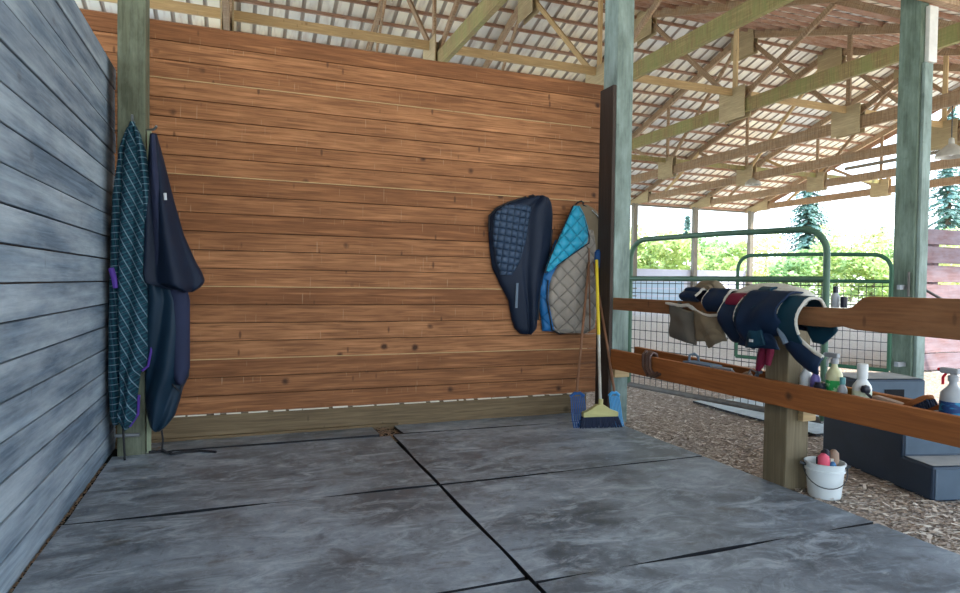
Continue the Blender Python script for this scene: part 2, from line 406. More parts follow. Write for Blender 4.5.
# chips scattered over the aisle
mb = MB()
def chip(x, y, s, z=0.003):
    a = random.uniform(0, math.pi); l = s*random.uniform(.5, 1.3); w = s*random.uniform(.12, .4)
    c, si = math.cos(a), math.sin(a); t1 = random.uniform(-.4, .4)*l; t2 = random.uniform(0, .006)
    P = [(x+c*dx-si*dy, y+si*dx+c*dy, z+t2+max(0, t1*dx/l)+abs(dy)*.1) for dx, dy in ((-l/2, -w/2), (l/2, -w/2), (l/2, w/2), (-l/2, w/2))]
    mb.face(P, None, random.random())
for _ in range(15000):
    y = random.uniform(.9, 6.3); x = random.uniform(2.97, 6.9)
    if random.random() < .35: x = random.uniform(2.96, 4.4)
    chip(x, y, random.uniform(.014, .055))
b = NB('wood_chip_mix', .9, 0, .15); t = b.attr()
b.set('Base Color', b.ramp(t, (0, (.14, .10, .075)), (.3, (.34, .26, .20)), (.65, (.58, .48, .40)), (1, (.88, .80, .70)))); M['chips'] = b.m
o = mb.build('wood_chips', 'chips', merge=False)
tag(o, 'loose brown and pale wood chips covering the ground right of the rail fence', 'wood chips', kind='stuff')

# rubber mats
def rubber_mat(x0, x1, y0, y1, label, lift=None, mat='mat', group=None, seed=0, wob=.02, name='rubber_mat'):
    nx = max(2, int((x1-x0)/.06)); ny = max(2, int((y1-y0)/.06)); T = []; B = []
    for j in range(ny+1):
        r = []; rb = []
        for i in range(nx+1):
            u, v = i/nx, j/ny; x, y = lerp(x0, x1, u), lerp(y0, y1, v)
            e = noise.noise(Vector((x*1.3+seed, y*1.3, seed*3.1)))
            if i in (0, nx): x += wob*noise.noise(Vector((y*2.2, seed, 5)))*.6
            if j in (0, ny): y += wob*noise.noise(Vector((x*1.8, seed, 9)))
            z = .024+max(0, e)*.008+(lift(u, v) if lift else 0)
            r.append(Vector((x, y, z))); rb.append(Vector((x, y, z-.02)))
        T.append(r); B.append(rb)
    mb = MB(); mb.grid(T); mb.grid([r[::-1] for r in B], smooth=False)
    ed = MB()
    for j in range(ny):
        for i in (0, nx): ed.face([T[j][i], T[j+1][i], B[j+1][i], B[j][i]])
    for i in range(nx):
        for j in (0, ny): ed.face([T[j][i], T[j][i+1], B[j][i+1], B[j][i]])
    o = tag(mb.build(name, mat), label, 'rubber mat', group)
    ed.build('cut_edge', 'black', o); return o
# dark subfloor
mb = MB(); mb.face([(-.9, -2, .0), (2.9, -2, .0), (2.9, 4.98, .0), (-.9, 4.98, .0)])
tag(mb.build('floor_stall', plain('dark_dirt', (.008, .007, .006), .95)), kind='structure')
G = .010
rubber_mat(-.765, 1.062, 3.40+G, 4.60, 'grey stall mat at back left below the two hanging horse rugs', seed=1,
           lift=lambda u, v: .012*max(0, v-.8)*5*max(0, .5-abs(u-.35)))
rubber_mat(1.085, 2.955, 3.40+G, 4.60, 'grey stall mat at back right in front of the broom', seed=2,
           lift=lambda u, v: .010*max(0, v-.8)*5*max(0, .6-u))
rubber_mat(-.775, 1.062, 2.22, 3.40-G, 'grey stall mat in the left foreground along the blue-grey wall', seed=3)
rubber_mat(1.085, 2.95, 2.17, 3.40-G, 'grey stall mat at the foot of the fence post beside the bucket', seed=4)
rubber_mat(-.78, 1.062, .9, 2.19, 'grey stall mat cut by the bottom edge of the photo at left', seed=5)
rubber_mat(1.085, 2.95, .9, 2.152, 'grey stall mat in the bottom right corner with a pale blue sheen', seed=6)
rubber_mat(-.72, .98, 4.612, 4.93, 'narrow mat strip along the wall foot, left of the debris gap', seed=7, lift=lambda u, v: .014*(1-v)*(1 if u > .15 else .3))
rubber_mat(1.17, 2.93, 4.612, 4.93, 'narrow mat strip along the wall foot, right of the debris gap', seed=8, lift=lambda u, v: .012*(1-v)*max(0, .7-u))
rubber_mat(4.25, 6.4, 3.62, 5.05, 'pale blue-grey mat lying on wood chips beyond the rail fence', seed=9, mat='matblue')
# debris between mats
mb = MB()
for _ in range(500):
    chip(random.gauss(1.07, .05), random.uniform(4.45, 4.92), .025, .012)
tag(mb.build('debris_pile', 'straw', merge=False), 'brown litter in the gap between the mats at the wall foot', 'debris', kind='stuff')
mb = MB()
for _ in range(420):
    y = random.uniform(2.7, 4.5); chip(-.79+random.gauss(0, .006), y, .02, .008)
for _ in range(120): chip(random.uniform(-.55, -.1), random.gauss(4.72, .03), .03, .02)
tag(mb.build('straw_litter', 'straw', merge=False), 'brown straw litter along the foot of the blue-grey wall', 'debris', kind='stuff')

# ------------------------------------------------------------------ walls
mb = MB(); H0, H1 = .195, 3.0; n = 21; bh = (H1-H0)/n
for k in range(n):
    z0 = H0+k*bh; off = random.uniform(-.0025, .0025); tt = random.random()
    x = -3.2
    mb.box(x, 3.09, 4.96+off, 5.0+off, z0+.002, z0+bh-.0025, tt)
wall = tag(mb.build('wall_back', 'cedar', bevel=.003), kind='structure')
mb = MB()
for k in range(1, n):       # pale tongues showing at the open joints
    if k in (3, 7, 13, 18): mb.box(-3.2, 2.96, 4.954, 4.958, H0+k*bh-.002, H0+k*bh+.005, .3)
mb.build('tongue_strip', 'truss_pale', wall)
mb = MB(); mb.box(-3.2, 2.95, 4.985, 4.995, H0, H1-.01, .1)
mb.build('backing', 'darkboard', wall)
mb = MB(); mb.box(-2.5, 2.95, 4.935, 4.985, .0, H0-.004, .5); mb.box(-2.5, 1.2, 4.905, 4.934, 0, .045, .2)
bb = tag(mb.build('baseboard_back', 'sill', bevel=.004), kind='structure')
mb = MB(); x = -.5
while x < 2.85:
    l = random.uniform(.03, .2); mb.box(x, x+l, 4.938, 4.956, H0-.004, H0+random.uniform(.001, .006), .5); x += l+random.uniform(0, .06)
mb.build('pale_shavings', plain('pale_shavings', (.75, .7, .6), .9), bb)
mb = MB(); HL = 2.612; n = 18; bh = HL/n
for k in range(n):
    off = random.uniform(-.003, .003); ins = 0
    mb.box(-.84+off, -.80+off, -1.2, 4.93, k*bh+.004, (k+1)*bh-.003, None, 'y')
lw = tag(mb.build('wall_left', 'greyboard', bevel=.004), kind='structure')
mb = MB(); mb.box(-.838, -.825, -1.2, 4.92, .01, HL-.01, .1, 'y'); mb.build('backing', 'darkboard', lw)

# ------------------------------------------------------------------ posts
def post(x0, x1, y0, y1, z1, mat, label, name='timber_post', tint=.4):
    mb = MB(); mb.box(x0, x1, y0, y1, 0, z1, tint, 'z')
    return tag(mb.build(name, mat, bevel=.006), label, 'post')
pl = post(-.736, -.575, 4.6, 4.8, 5.12, 'olive_post', 'mossy green timber post at the left, carrying the hanging rugs')
pc = post(2.95, 3.11, 4.53, 4.74, 5.12, 'teal_post', 'pale green timber post at the right end of the orange board wall')
pr_ = post(6.635, 6.76, 4.52, 4.745, 5.12, 'green_post', 'grey-green timber post at the right that the small gate latches to')
mb = MB(); mb.box(6.665, 6.79, 4.48, 4.517, 0, 3.55, .9, 'z')
mb.build('facing_board', 'teal_post', pr_, bevel=.004)
mb = MB(); mb.box(6.70, 6.83, 4.47, 4.517, 3.56, 4.14, .9, 'z')
mb.build('new_timber_block', plain('whitened_timber', (.62, .60, .55)), pr_, bevel=.004)
mb = MB(); mb.box(2.915, 2.948, 4.53, 4.735, .0, 2.86, .5, 'z')
tag(mb.build('dark_side_board', 'darkboard', bevel=.004), 'dark brown upright board fixed to the stall side of the pale green post', 'board')
mb = MB(); mb.box(-.568, -.545, 4.62, 4.66, .02, 2.15, .9, 'z')
tag(mb.build('pale_corner_strip', wood('pale_green_strip', (.32, .36, .24), (.4, .45, .3), knots=0)), 'thin pale green strip along the right edge of the left post', 'strip')
fp = post(2.955, 3.125, 2.715, 2.885, 1.06, 'tan_post', 'short tan fence post carrying both rails, beside the white bucket', 'fence_post', .5)
mb = MB(); mb.box(3.035, 3.135, 2.675, 2.713, .41, .484, .8); mb.build('support_block', 'truss_pale', fp, bevel=.003)
# header beam
mb = MB(); mb.box(-4, 12, 4.42, 4.5, 4.17, 4.47, .5)
mb.build
tag(mb.build('header_beam', 'truss', bevel=.004), 'long timber header beam across the top of the right post', 'beam')

# rails
def rail_profile(pts, x0, x1, name, mat, label, cat='rail'):
    """pts: outline in (y,z), extruded over x"""
    mb = MB(); ou = random.uniform(0, 30)
    A = [(x0, y, z) for y, z in pts]; B = [(x1, y, z) for y, z in pts]
    mb.face(A, [(ou+y, z) for y, z in pts], .5); mb.face(B[::-1], [(ou+y, z+3) for y, z in pts[::-1]], .5)
    n = len(pts); acc = 0
    for i in range(n):
        j = (i+1) % n; L = math.hypot(pts[j][0]-pts[i][0], pts[j][1]-pts[i][1])
        mb.face([A[i], B[i], B[j], A[j]], [(ou+acc, 5), (ou+acc, 5+x1-x0), (ou+acc+L, 5+x1-x0), (ou+acc+L, 5)], .9); acc += L
    return tag(mb.build(name, mat, bevel=.004), label, cat)
rail_profile([(4.49, .478), (4.49, .642), (2.7, .637), (.7, .628), (.7, .505), (2.7, .496)], 2.91, 2.95, 'lower_rail', 'rail',
             'orange-brown lower fence rail in front, forming the near side of the grooming tray')
rail_profile([(4.47, .52), (4.47, .66), (.7, .615), (.7, .50)], 3.13, 3.17, 'back_rail', 'rail',
             'brown lower fence rail behind the bottles, on the far side of the posts')
mb = MB(); mb.box(2.952, 3.128, .7, 2.70, .545, .57, .5, 'y'); mb.box(2.952, 3.128, 2.90, 4.45, .545, .57, .6, 'y')
tag(mb.build('tray_board', 'sill'), 'brown bottom board of the tray that holds bottles and brushes between the lower rails', 'board')
pts = [(4.47, .975), (4.47, 1.074), (2.6, 1.077), (2.33, 1.080), (2.29, 1.088), (2.235, 1.135), (2.20, 1.145), (.7, 1.146), (.7, .958), (1.78, .966), (2.15, .971), (2.27, .974), (2.34, .986), (2.42, .975)]
rail_profile(pts, 2.91, 2.952, 'upper_rail', 'plank', 'brown upper fence rail that widens into a broad plank at the right')
mb = MB(); mb.box(2.955, 3.10, 4.49, 4.528, .40, .476, .9); tag(mb.build('spacer_block', 'truss_pale', bevel=.003), 'pale wood block under the far end of the lower rail at the green post', 'wood block')

# ------------------------------------------------------------------ arena roof
YA, YB, YR = 4.4, 26.0, 15.2; ZC = 5.15; SL = .333; ZE = 5.32; XS0, XS1 = -8.0, 25.9
def zr(y): return ZE+SL*((YB-y) if y > YR else (y-YA))
mb = MB()
for (ya, yb) in ((YR, YB+.55), (YA-.5, YR)):
    za, zb = zr(ya)+.14, (ZE-SL*.55+.14 if yb > YB else zr(yb)+.14)
    if ya < YA: za = ZE-SL*.5+.14
    x = XS0; prof = []
    while x < XS1:
        prof += [(x, 0), (x+.30, 0), (x+.325, .035), (x+.375, .035)]; x += .40
    for (xa, ha), (xb, hb) in zip(prof, prof[1:]):
        mb.face([(xa, ya, za+ha), (xb, ya, za+hb), (xb, yb, zb+hb), (xa, yb, zb+ha)], None, .5)
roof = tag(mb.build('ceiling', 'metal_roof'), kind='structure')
k = 0
L = math.hypot(1, SL)
for side in (1, -1):
    for i in range(19):
        y = (YB+.45-i*.61) if side == 1 else (YA-.4+i*.61)
        if (side == 1 and y < YR+.1) or (side == -1 and y > YR-.1): continue
        z = (ZE+SL*(YB-y) if side == 1 else ZE+SL*(y-YA))+.085
        mb = MB(); mb.beam((XS0, y, z), (XS1-.1, y, z), .042, .1, (0, SL*side, 1))
        mb.build('purlin', 'purlin', roof)
# fascia/rake boards
mb = MB(); mb.beam((XS0, YB+.57, ZE-.10), (XS1, YB+.57, ZE-.10), .04, .2); 
tag(mb.build('trim_1', 'farpost'), kind='structure')
mb = MB(); mb.beam((XS1, YB+.55, zr(YB)-.18), (XS1, YR, zr(YR)+.02), .04, .26); mb.beam((XS1, YR, zr(YR)+.02), (XS1, YA-.5, zr(YA)-.16), .04, .26)
tag(mb.build('trim_2', 'purlin'), kind='structure')

def truss(X, label, moss=0):
    t = thing('roof_truss', (X, YA, ZC), label, 'roof truss')
    cm = 'truss_moss' if moss else 'truss'
    def part(nm, a, b_, w, h, mt, upv=(0, 0, 1), tint=None):
        q = MB(); q.beam(a, b_, w, h, upv, tint); return q.build(nm, mt, t)
    part('bottom_chord', (X, YA-.1, ZC+.15), (X, YB+.1, ZC+.15), .09, .30, cm)
    part('top_chord', (X, YA-.3, zr(YA)-.12), (X, YR, zr(YR)-.02), .09, .22, 'truss')
    part('top_chord', (X, YR, zr(YR)-.02), (X, YB+.4, zr(YB)-.14), .09, .22, 'truss')
    J1, J2 = 11.6, 18.8; zb = ZC+.28
    q1, q2 = (YA+J1)/2+1.0, (YB+J2)/2-1.0
    for x, (ya, za, yb, zb_) in zip((.05, -.05, .05, -.05, 0, 0, .05, -.05),
            ((J1, zb, YR, zr(YR)-.1), (J2, zb, YR, zr(YR)-.1), (J1, zb, q1, zr(q1)-.1), (J2, zb, q2, zr(q2)-.1),
             (J1, zb, J1, zr(J1)-.1), (J2, zb, J2, zr(J2)-.1), (q1-2.2, zb, q1, zr(q1)-.1), (q2+2.2, zb, q2, zr(q2)-.1))):
        part('web', (X+x, ya, za), (X+x, yb, zb_), .05, .12, random.choice(('truss', 'truss_pale', 'truss')), (0, 1, .01))
    # gusset plates
    for (y, z, w, h) in ((J1, ZC+.26, .8, .72), (J2, ZC+.26, .8, .72), (YR, zr(YR)-.32, .9, .8)):
        q = MB()
        for s in (-.09, .09): q.box(X+s-.012, X+s+.012, y-w/2, y+w/2, z-h/2, z+h/2, random.random(), 'y')
        q.build('gusset_plate', 'ply', t)
    for y, s in ((YB, -1), (YA, 1)):
        q = MB()
        for x in (-.09, .09):
            pts = [(X+x, y+s*(-.2), ZC-.03), (X+x, y+s*1.15, ZC-.03), (X+x, y+s*1.15, ZC+.5), (X+x, y+s*(-.2), ZC+.14)]
            q.face(pts, [(p[1], p[2]) for p in pts], .6); q.face([(p[0]+.024, p[1], p[2]) for p in pts], [(p[1], p[2]) for p in pts], .6)
            for a, c in zip(range(4), (1, 2, 3, 0)):
                q.face([pts[a], pts[c], (pts[c][0]+.024, *pts[c][1:]), (pts[a][0]+.024, *pts[a][1:])], None, .6)
        q.build('heel_plate', 'ply', t)
    return t
XT = [3.45+3.66*k for k in range(-2, 7)]
labs = ['roof truss out of sight past the blue-grey wall',
        'pale timber roof truss seen above the left half of the orange wall',
        'roof truss with green mossy chord above the middle of the orange wall',
        'nearest mossy roof truss right of the pale green post, chord rising out of the photo',
        'second roof truss right of the pale green post, with a streaked green chord',
        'third roof truss right of the pale green post, chord just above the first arena lamp',
        'fourth roof truss right of the pale green post, in the middle of the arena',
        'last roof truss but one before the open gable, dark against the white sky',
        'end roof truss in the open gable, standing on the corner eave post']
for k, X in enumerate(XT):
    if k == 0: continue
    truss(X, labs[k], moss=k in (2, 3, 4))
for (y, z, lb) in ((11.6, 5.68, 'long timber brace running above the orange wall across the nearer truss joints'),
                   (18.8, 5.68, 'long yellow-green brace across the farther truss joints over the arena')):
    q = MB(); q.beam((XS0, y, z), (25.4, y, z), .05, .17)
    tag(q.build('lateral_brace', 'truss_moss' if y > 15 else 'truss_pale'), lb, 'brace')
for X, lb in ((XT[6], 'grey far eave post seen just right of the pale green post'), (XT[7], 'grey far eave post, middle of the three behind the big gate'), (XT[8], 'grey far eave post at the open gable corner, right one of three')):
    post(X-.12, X+.12, YB-.1, YB+.12, ZC+.01, 'farpost', lb, 'eave_post')
# gable horizontal girt + rods
q = MB(); q.beam((25.4, 12, 6.5), (25.4, 20.5, 6.5), .06, .14)
tag(q.build('gable_girt', 'farpost'), 'thin horizontal timber across the open gable against the sky', 'beam')
# lamps
def lamp(x, y, z, zt, label):
    t = thing('pendant_lamp', (x, y, z), label, 'lamp')
    MB().lathe([(.02, .42), (.05, .40), (.06, .28), (.16, .20), (.27, .10), (.30, 0), (.285, 0), (.25, .09), (.14, .18), (.02, .22)], (x, y, z), 20).build('lamp_shade', 'lampmetal', t)
    MB().lathe([(.001, .02), (.06, .05), (.08, .11), (.05, .17), (.02, .2)], (x, y, z), 12).build('bulb', 'glow', t)
    MB().tube([(x, y, z+.4), (x, y, zt)], .012, 6).build('cord', 'wire', t)
p = at(753, 185, X=18.1); lamp(18.1, p.y, p.z, 5.2, 'small bell lamp hanging from a truss above the arena corner')
p = at(951, 157, X=14.43); lamp(14.43, p.y, p.z, 5.2, 'bell lamp hanging right of the grey-green post against the sky')

# unseen lean-to roof over the stalls, added and lengthened to block the sun
mb = MB()
mb.face([(-6, 4.3, 5.0), (9.5, 4.3, 5.0), (9.5, -3.2, 4.0), (-6, -3.2, 4.0)])
mb.face([(-6, 4.3, 5.03), (9.5, 4.3, 5.03), (9.5, -3.2, 4.03), (-6, -3.2, 4.03)])
tag(mb.build('ceiling_stall_sunblock', 'metal_roof'), kind='structure')

# ------------------------------------------------------------------ gates
def arc(cx, cz, r, a0, a1, n=7): return [(cx+r*math.cos(R(lerp(a0, a1, k/n))), cz+r*math.sin(R(lerp(a0, a1, k/n)))) for k in range(n+1)]
def gate(A, B, zb, zm, zt0, zt1, r, label, pm, name='pipe_gate', bottom='grey_pipe', rad=.022, sx=.075, sz=.1):
    A = Vector(A); B = Vector(B); L = (B-A).length; d = (B-A)/L
    t = thing(name, (A.x, A.y, 0), label, 'gate')
    W = lambda s, z: (A.x+d.x*s, A.y+d.y*s, z)
    path = [(0, zb)]+[(0, zt0-r)]+arc(r, zt0-r, r, 180, 90)[1:]+[(L*.5, (zt0+zt1)/2+.01)]+arc(L-r, zt1-r, r, 90, 0)+[(L, zb)]
    MB().tube([W(s, z) for s, z in path], rad, 12).build('arched_frame', pm, t)
    MB().tube([W(0, zm), W(L, zm)], rad*.95, 12).build('middle_bar', pm, t)
    MB().tube([W(0, zb), W(L, zb)], rad, 12).build('bottom_bar', bottom, t)
    q = MB(); s = sx
    while s < L-.02: q.tube([W(s, zb), W(s, zm)], .0036, 4, False); s += sx
    z = zb+sz
    while z < zm-.02: q.tube([W(0, z), W(L, z)], .0036, 4, False); z += sz
    q.build('wire_mesh', 'wire', t)
    for z in (zb+.25, zm-.12):
        MB().tube([W(-.05, z), W(.0, z)], .012, 8).build('hinge', 'steel', t)
    return t
gate((3.962, 5.755, 0), (4.434, 3.72, 0), .1, 1.25, 1.665, 1.665, .2, 'large green arched pipe gate with wire mesh behind the boot rail', 'green_pipe', rad=.027)
gate((5.85, 6.182, 0), (6.50, 4.66, 0), .30, 1.255, 1.565, 1.545, .17, 'smaller green arched gate farther back, closing against the grey-green post', 'green_pipe2', bottom='green_pipe2')
t = thing('gate_latch', (6.60, 4.6, 1.2), 'metal latch hardware on the grey-green post by the small gate', 'latch')
MB().box(6.53, 6.648, 4.58, 4.62, 1.17, 1.22).build('slide_bolt', 'steel', t)
MB().tube([(6.61, 4.55, 1.1), (6.61, 4.55, 1.36)], .012, 8).build('bolt_rod', 'grey_pipe', t)
MB().box(6.52, 6.648, 4.57, 4.62, .35, .40).build('hinge', 'steel', pr_)

# mauve board wall at right
mb = MB(); z = .02
k = 0
while z < 2.0:
    h = .235 if k < 8 else .2
    mb.box(8.93, 15, 6.0, 6.04, z, min(z+h, 2.03), None); z += h+(.012 if z < .8 else .035); k += 1
for x in (9.3, 11.2, 13): mb.box(x, x+.1, 6.045, 6.14, 0, 2.0, .3, 'z')
tag(mb.build('board_fence', 'mauve', bevel=.003), 'mauve-brown board fence with white gaps behind the grey-green post', 'fence')
a = at(922, 288, Y=5.9); c_ = at(950, 304, Y=5.75)
t = thing('leaning_tool', (c_.x, c_.y, 0), 'dark curved-handled rod leaning by the mauve fence above the plank', 'tool')
d = (c_-a)
MB().tube([a+Vector((-.02, 0, -.05)), a+Vector((-.03, 0, -.02)), a, a+d*.15, c_, a+d*2.6, (a+d*2.6)+Vector((.35, -.1, -.45))], .02, 8).build('shaft', 'black', t)

# far arena barrier
for k, (x0, x1, lb) in enumerate(((10.0, 18.2, 'left section of the pale lavender arena barrier under the far eave'), (18.25, 25.3, 'right section of the pale lavender arena barrier at the gable corner'))):
    q = MB()
    for zz in range(5): q.box(x0, x1, YB+.14, YB+.2, .02+zz*.39, .02+zz*.39+.38)
    tag(q.build('arena_barrier', 'barrier'), lb, 'barrier')
q = MB()
for zz in range(3): q.box(14.2, 16.9, 20.8, 20.86, .45+zz*.3, .7+zz*.3)
for xx in (14.3, 16.7): q.box(xx, xx+.08, 20.87, 20.92, -.01, 1.35, .5, 'z')
tag(q.build('jump_panel', 'bluepanel'), 'pale blue slatted panel standing in the arena behind the gate mesh at left', 'jump panel')

# ------------------------------------------------------------------ trees
def leaves(mb, c, rx, ry, rz, n, s, seed=0, shell=.5):
    rnd = random.Random(seed)
    blobs = [(Vector((rnd.gauss(0, .42), rnd.gauss(0, .42), rnd.uniform(-.8, .75))), rnd.uniform(.28, .5)) for _ in range(14)]
    for _ in range(n):
        bc, br = rnd.choice(blobs)
        v = Vector((rnd.gauss(0, 1), rnd.gauss(0, 1), rnd.gauss(0, 1))).normalized()*br*rnd.uniform(.55, 1.05)+bc
        p = Vector((c[0]+v.x*rx, c[1]+v.y*ry, c[2]+v.z*rz))
        if p.z < .05: continue
        a = Vector((rnd.gauss(0, 1), rnd.gauss(0, 1), rnd.gauss(0, 1))).normalized(); b2 = a.orthogonal().normalized()
        q = s*rnd.uniform(.5, 1.3)
        mb.face([p-a*q, p+b2*q*.5, p+a*q, p-b2*q*.5], None, rnd.random())
def bush(x, y, r, h, mt, label, seed):
    t = thing('leafy_tree', (x, y, 0), label, 'tree', None)
    q = MB(); leaves(q, (x, y, h*.52), r, r, h*.5, 3600, .2, seed); q.build('foliage', mt, t, merge=False)
    q = MB(); q.tube([(x, y, 0), (x+.1, y, h*.4), (x, y, h*.75)], .12, 7, rs=[.14, .1, .04])
    q.build('trunk', 'bark', t)
    return t
def pxtree(px, Y): return at(px, 290, Y=Y).x
spec = [(600, 36, 3.4, 6.0, 1, 'yellow-green tree behind the pale green post'),
        (650, 34, 2.9, 4.6, 0, 'bright green leafy tree beyond the barrier, left of the middle eave post'),
        (672, 40, 3.2, 5.0, 1, 'yellowish leafy tree beyond the barrier, directly left of the middle eave post'),
        (706, 38, 3.0, 4.9, 2, 'mid-green leafy tree directly right of the middle eave post'),
        (730, 33, 2.6, 4.0, 0, 'small bright green tree between the middle and right eave posts'),
        (765, 40, 3.4, 5.4, 1, 'yellow-green tree just right of the gable corner post'),
        (790, 30, 2.5, 3.6, 2, 'mid-green bush inside the small gate arch, at its left'),
        (822, 33, 3.0, 4.5, 0, 'bright green tree behind the right upright of the big gate'),
        (850, 38, 3.6, 6.3, 1, 'tall yellow-green tree right of the big gate upright'),
        (872, 30, 2.4, 4.2, 0, 'bright green tree just left of the grey-green post'),
        (905, 36, 3.2, 5.6, 2, 'mid-green tree hidden mostly behind the grey-green post'),
        (940, 32, 3.0, 5.4, 1, 'yellow-green tree above the mauve fence'),
        (975, 36, 3.2, 5.2, 0, 'bright green tree above the mauve fence at the right edge')]
for i, (px, Y, r, h, mt, lb) in enumerate(spec):
    bush(pxtree(px, Y), Y, r, h, 'leaf%d' % mt, lb, i+3)
def conifer(x, y, h, r, label, seed, z0=.12, n=26):
    t = thing('conifer_tree', (x, y, 0), label, 'tree')
    MB().tube([(x, y, 0), (x, y, h*.5), (x, y, h)], .2, 8, rs=[h*.016, h*.010, .02]).build('trunk', 'bark', t)
    rnd = random.Random(seed); q = MB()
    for k in range(n):
        zz = lerp(h*z0, h*.99, (k/n)**.9); rr = r*(1-zz/h)**.8*rnd.uniform(.7, 1.15)+.15
        for a in range(15):
            an = rnd.uniform(0, 6.28); L = rr*rnd.uniform(.6, 1.1); dr = Vector((math.cos(an), math.sin(an), -.18))
            base = Vector((x, y, zz))
            m_ = max(4, int(L*9))
            for e in range(m_):
                f = (e+.5)/m_; p = base+dr*L*f+Vector((rnd.gauss(0, .06), rnd.gauss(0, .06), -.12*f*L*f))
                s = .42*(1-f*.5)*rnd.uniform(.6, 1.2); sd = Vector((-dr.y, dr.x, 0))*s*.55
                w = dr*s*.45+Vector((0, 0, rnd.uniform(-.15, .1)))
                q.face([p-sd, p-w*.6, p+sd, p+w], None, rnd.random())
    q.build('foliage', 'needle', t, merge=False)
conifer(pxtree(806, 42), 42, 12.2, 4.6, 'big blue-green conifer whose tip meets the gable truss', 1, .2, 44)
conifer(pxtree(686, 55), 55, 8.8, 1.8, 'small dark conifer tip above the trees left of the middle eave post', 2, .45)
conifer(pxtree(946, 38), 38, 19, 4.2, 'tall blue-green conifer at the right edge above the mauve fence', 3, .3, 40)
conifer(pxtree(880, 52), 52, 8.5, 1.7, 'slim dark conifer tip just left of the grey-green post', 4, .4)
conifer(pxtree(962, 46), 46, 16, 4, 'conifer farthest right, partly cut by the photo edge', 5, .3, 34)

# ------------------------------------------------------------------ hanging rugs on the left post
def folds(k, amp, ph=0, k2=0, a2=0):
    return lambda u, v: amp*(.5+.5*math.sin(k*u+ph+2.*v))*min(1, .35+v*1.6)+(a2*(.5+.5*math.sin(k2*u+5*v)) if a2 else 0)
rug = thing('plaid_horse_rug', (-.66, 4.55, .25), 'dark teal plaid wool horse rug with purple binding hanging on the left post', 'horse rug')
Y0 = 4.535
MB().tube([(-.64, 4.60, 2.19), (-.64, 4.54, 2.19), (-.64, 4.52, 2.22)], .008, 8).build('hook', 'steel', rug)
mc_ = sheet([(122, 130, 134), (135, 126, 141), (160, 123, 147), (220, 120, 149), (300, 118, 151), (335, 119, 151), (352, 120, 150), (366, 120, 147), (372, 120, 141), (395, 121, 138), (416, 117, 138), (422, 121, 133), (428, 124, 129)],
      Y0, lambda u, v: .05*math.sin(math.pi*min(1, u*1.02))**.6*(.4+v*.9)+.04*abs(math.sin(u*5+v*2))**1.5*min(1, v*3), 0, 34, 90, 'main_cloth', 'plaid', rug)
sheet([(128, 127, 131), (150, 119, 125), (200, 112, 123), (300, 109, 121), (380, 108, 121), (415, 110, 120), (424, 113, 119)],
      Y0+.035, lambda u, v: .035*math.sin(math.pi*u)**.6+.008*math.sin(v*40), 0, 14, 70, 'left_fold', 'plaid2', rug)
sheet([(127, 134, 137), (150, 137, 146), (185, 141, 151), (240, 145, 152), (262, 146, 151)],
      Y0-.015, lambda u, v: .045*math.sin(math.pi*u)**.6, 0, 10, 40, 'right_fold', 'plaid2', rug)
def pxtube(pts, Y, r, nm, mt, par, off=0):
    return MB().tube([at(x, y, Y=Y)-Vector((0, off, 0)) for x, y in pts], r, 8).build(nm, mt, par)
pxtube([(119, 415), (124, 426), (130, 426), (138, 414), (139, 395)], Y0-.03, .009, 'purple_binding', 'purple', mc_, .0)
pxtube([(142, 371), (148, 366), (151, 352), (152, 330)], Y0-.03, .008, 'purple_binding', 'purple', mc_, .0)
pxtube([(111, 268), (114, 278), (116, 288)], Y0-.06, .017, 'purple_tab', 'purple', rug, .0)
pxtube([(123, 426), (124, 445), (125, 461)], Y0-.04, .007, 'dangling_strap', 'black', rug)

rug2 = thing('navy_horse_rug', (-.45, 4.6, .25), 'dark navy horse rug hanging beside the left post with a draped hood', 'horse rug')
Y1 = 4.62
MB().tube([(-.572, 4.66, 2.16), (-.53, 4.62, 2.16), (-.51, 4.6, 2.18)], .008, 8).build('hook', 'steel', rug2)
sheet([(272, 145, 168), (300, 146, 185), (330, 146, 189), (365, 146, 190), (376, 145, 189), (388, 145, 183), (400, 145, 180), (415, 147, 175), (424, 150, 168), (429, 155, 162)],
      Y1-.02, lambda u, v: .10*math.sin(math.pi*u)**.7+.05*abs(math.sin(u*5+v*3.5))**1.4, 0, 34, 60, 'lower_body', 'teal_navy', rug2)
sheet([(276, 166, 184), (300, 167, 190), (340, 168, 190), (368, 170, 190), (384, 176, 184)],
      Y1-.10, lambda u, v: .05*math.sin(math.pi*u)**.7, 0, 18, 40, 'shoulder_fold', 'navy2', rug2)
sheet([(134, 150, 157), (160, 148, 164), (200, 146, 174), (235, 145, 184), (262, 144, 196), (272, 143, 202), (280, 144, 205), (283, 146, 204), (287, 160, 201), (292, 183, 193)],
      Y1-.05, lambda u, v: (.035+.10*v)*math.sin(math.pi*u)**.6+.075*abs(math.sin(u*5.2+.9+v))**1.5*min(1, v*2.2)*(.25+v), 0, 44, 70, 'hood', 'navy', rug2)
sheet([(135, 150, 155), (170, 150, 158), (230, 153, 166), (268, 154, 175)], Y1-.14, lambda u, v: .03*math.sin(math.pi*u), 0, 10, 40, 'hood_fold', 'navy2', rug2)
sheet([(193, 163.5, 166.5), (200, 164, 167)], Y1-.19, lambda u, v: 0, 0, 3, 3, 'white_tag', 'tag', rug2, edge=.004)
pxtube([(144, 277), (152, 283), (170, 285), (182, 287)], Y1-.16, .005, 'hem_cord', 'dustybluestrap', rug2)
pxtube([(184, 291), (194, 290), (203, 282)], Y1-.10, .006, 'hem_cord', 'navy', rug2)
pxtube([(176, 376), (183, 380), (180, 392), (172, 384)], Y1-.13, .007, 'strap', 'black', rug2)
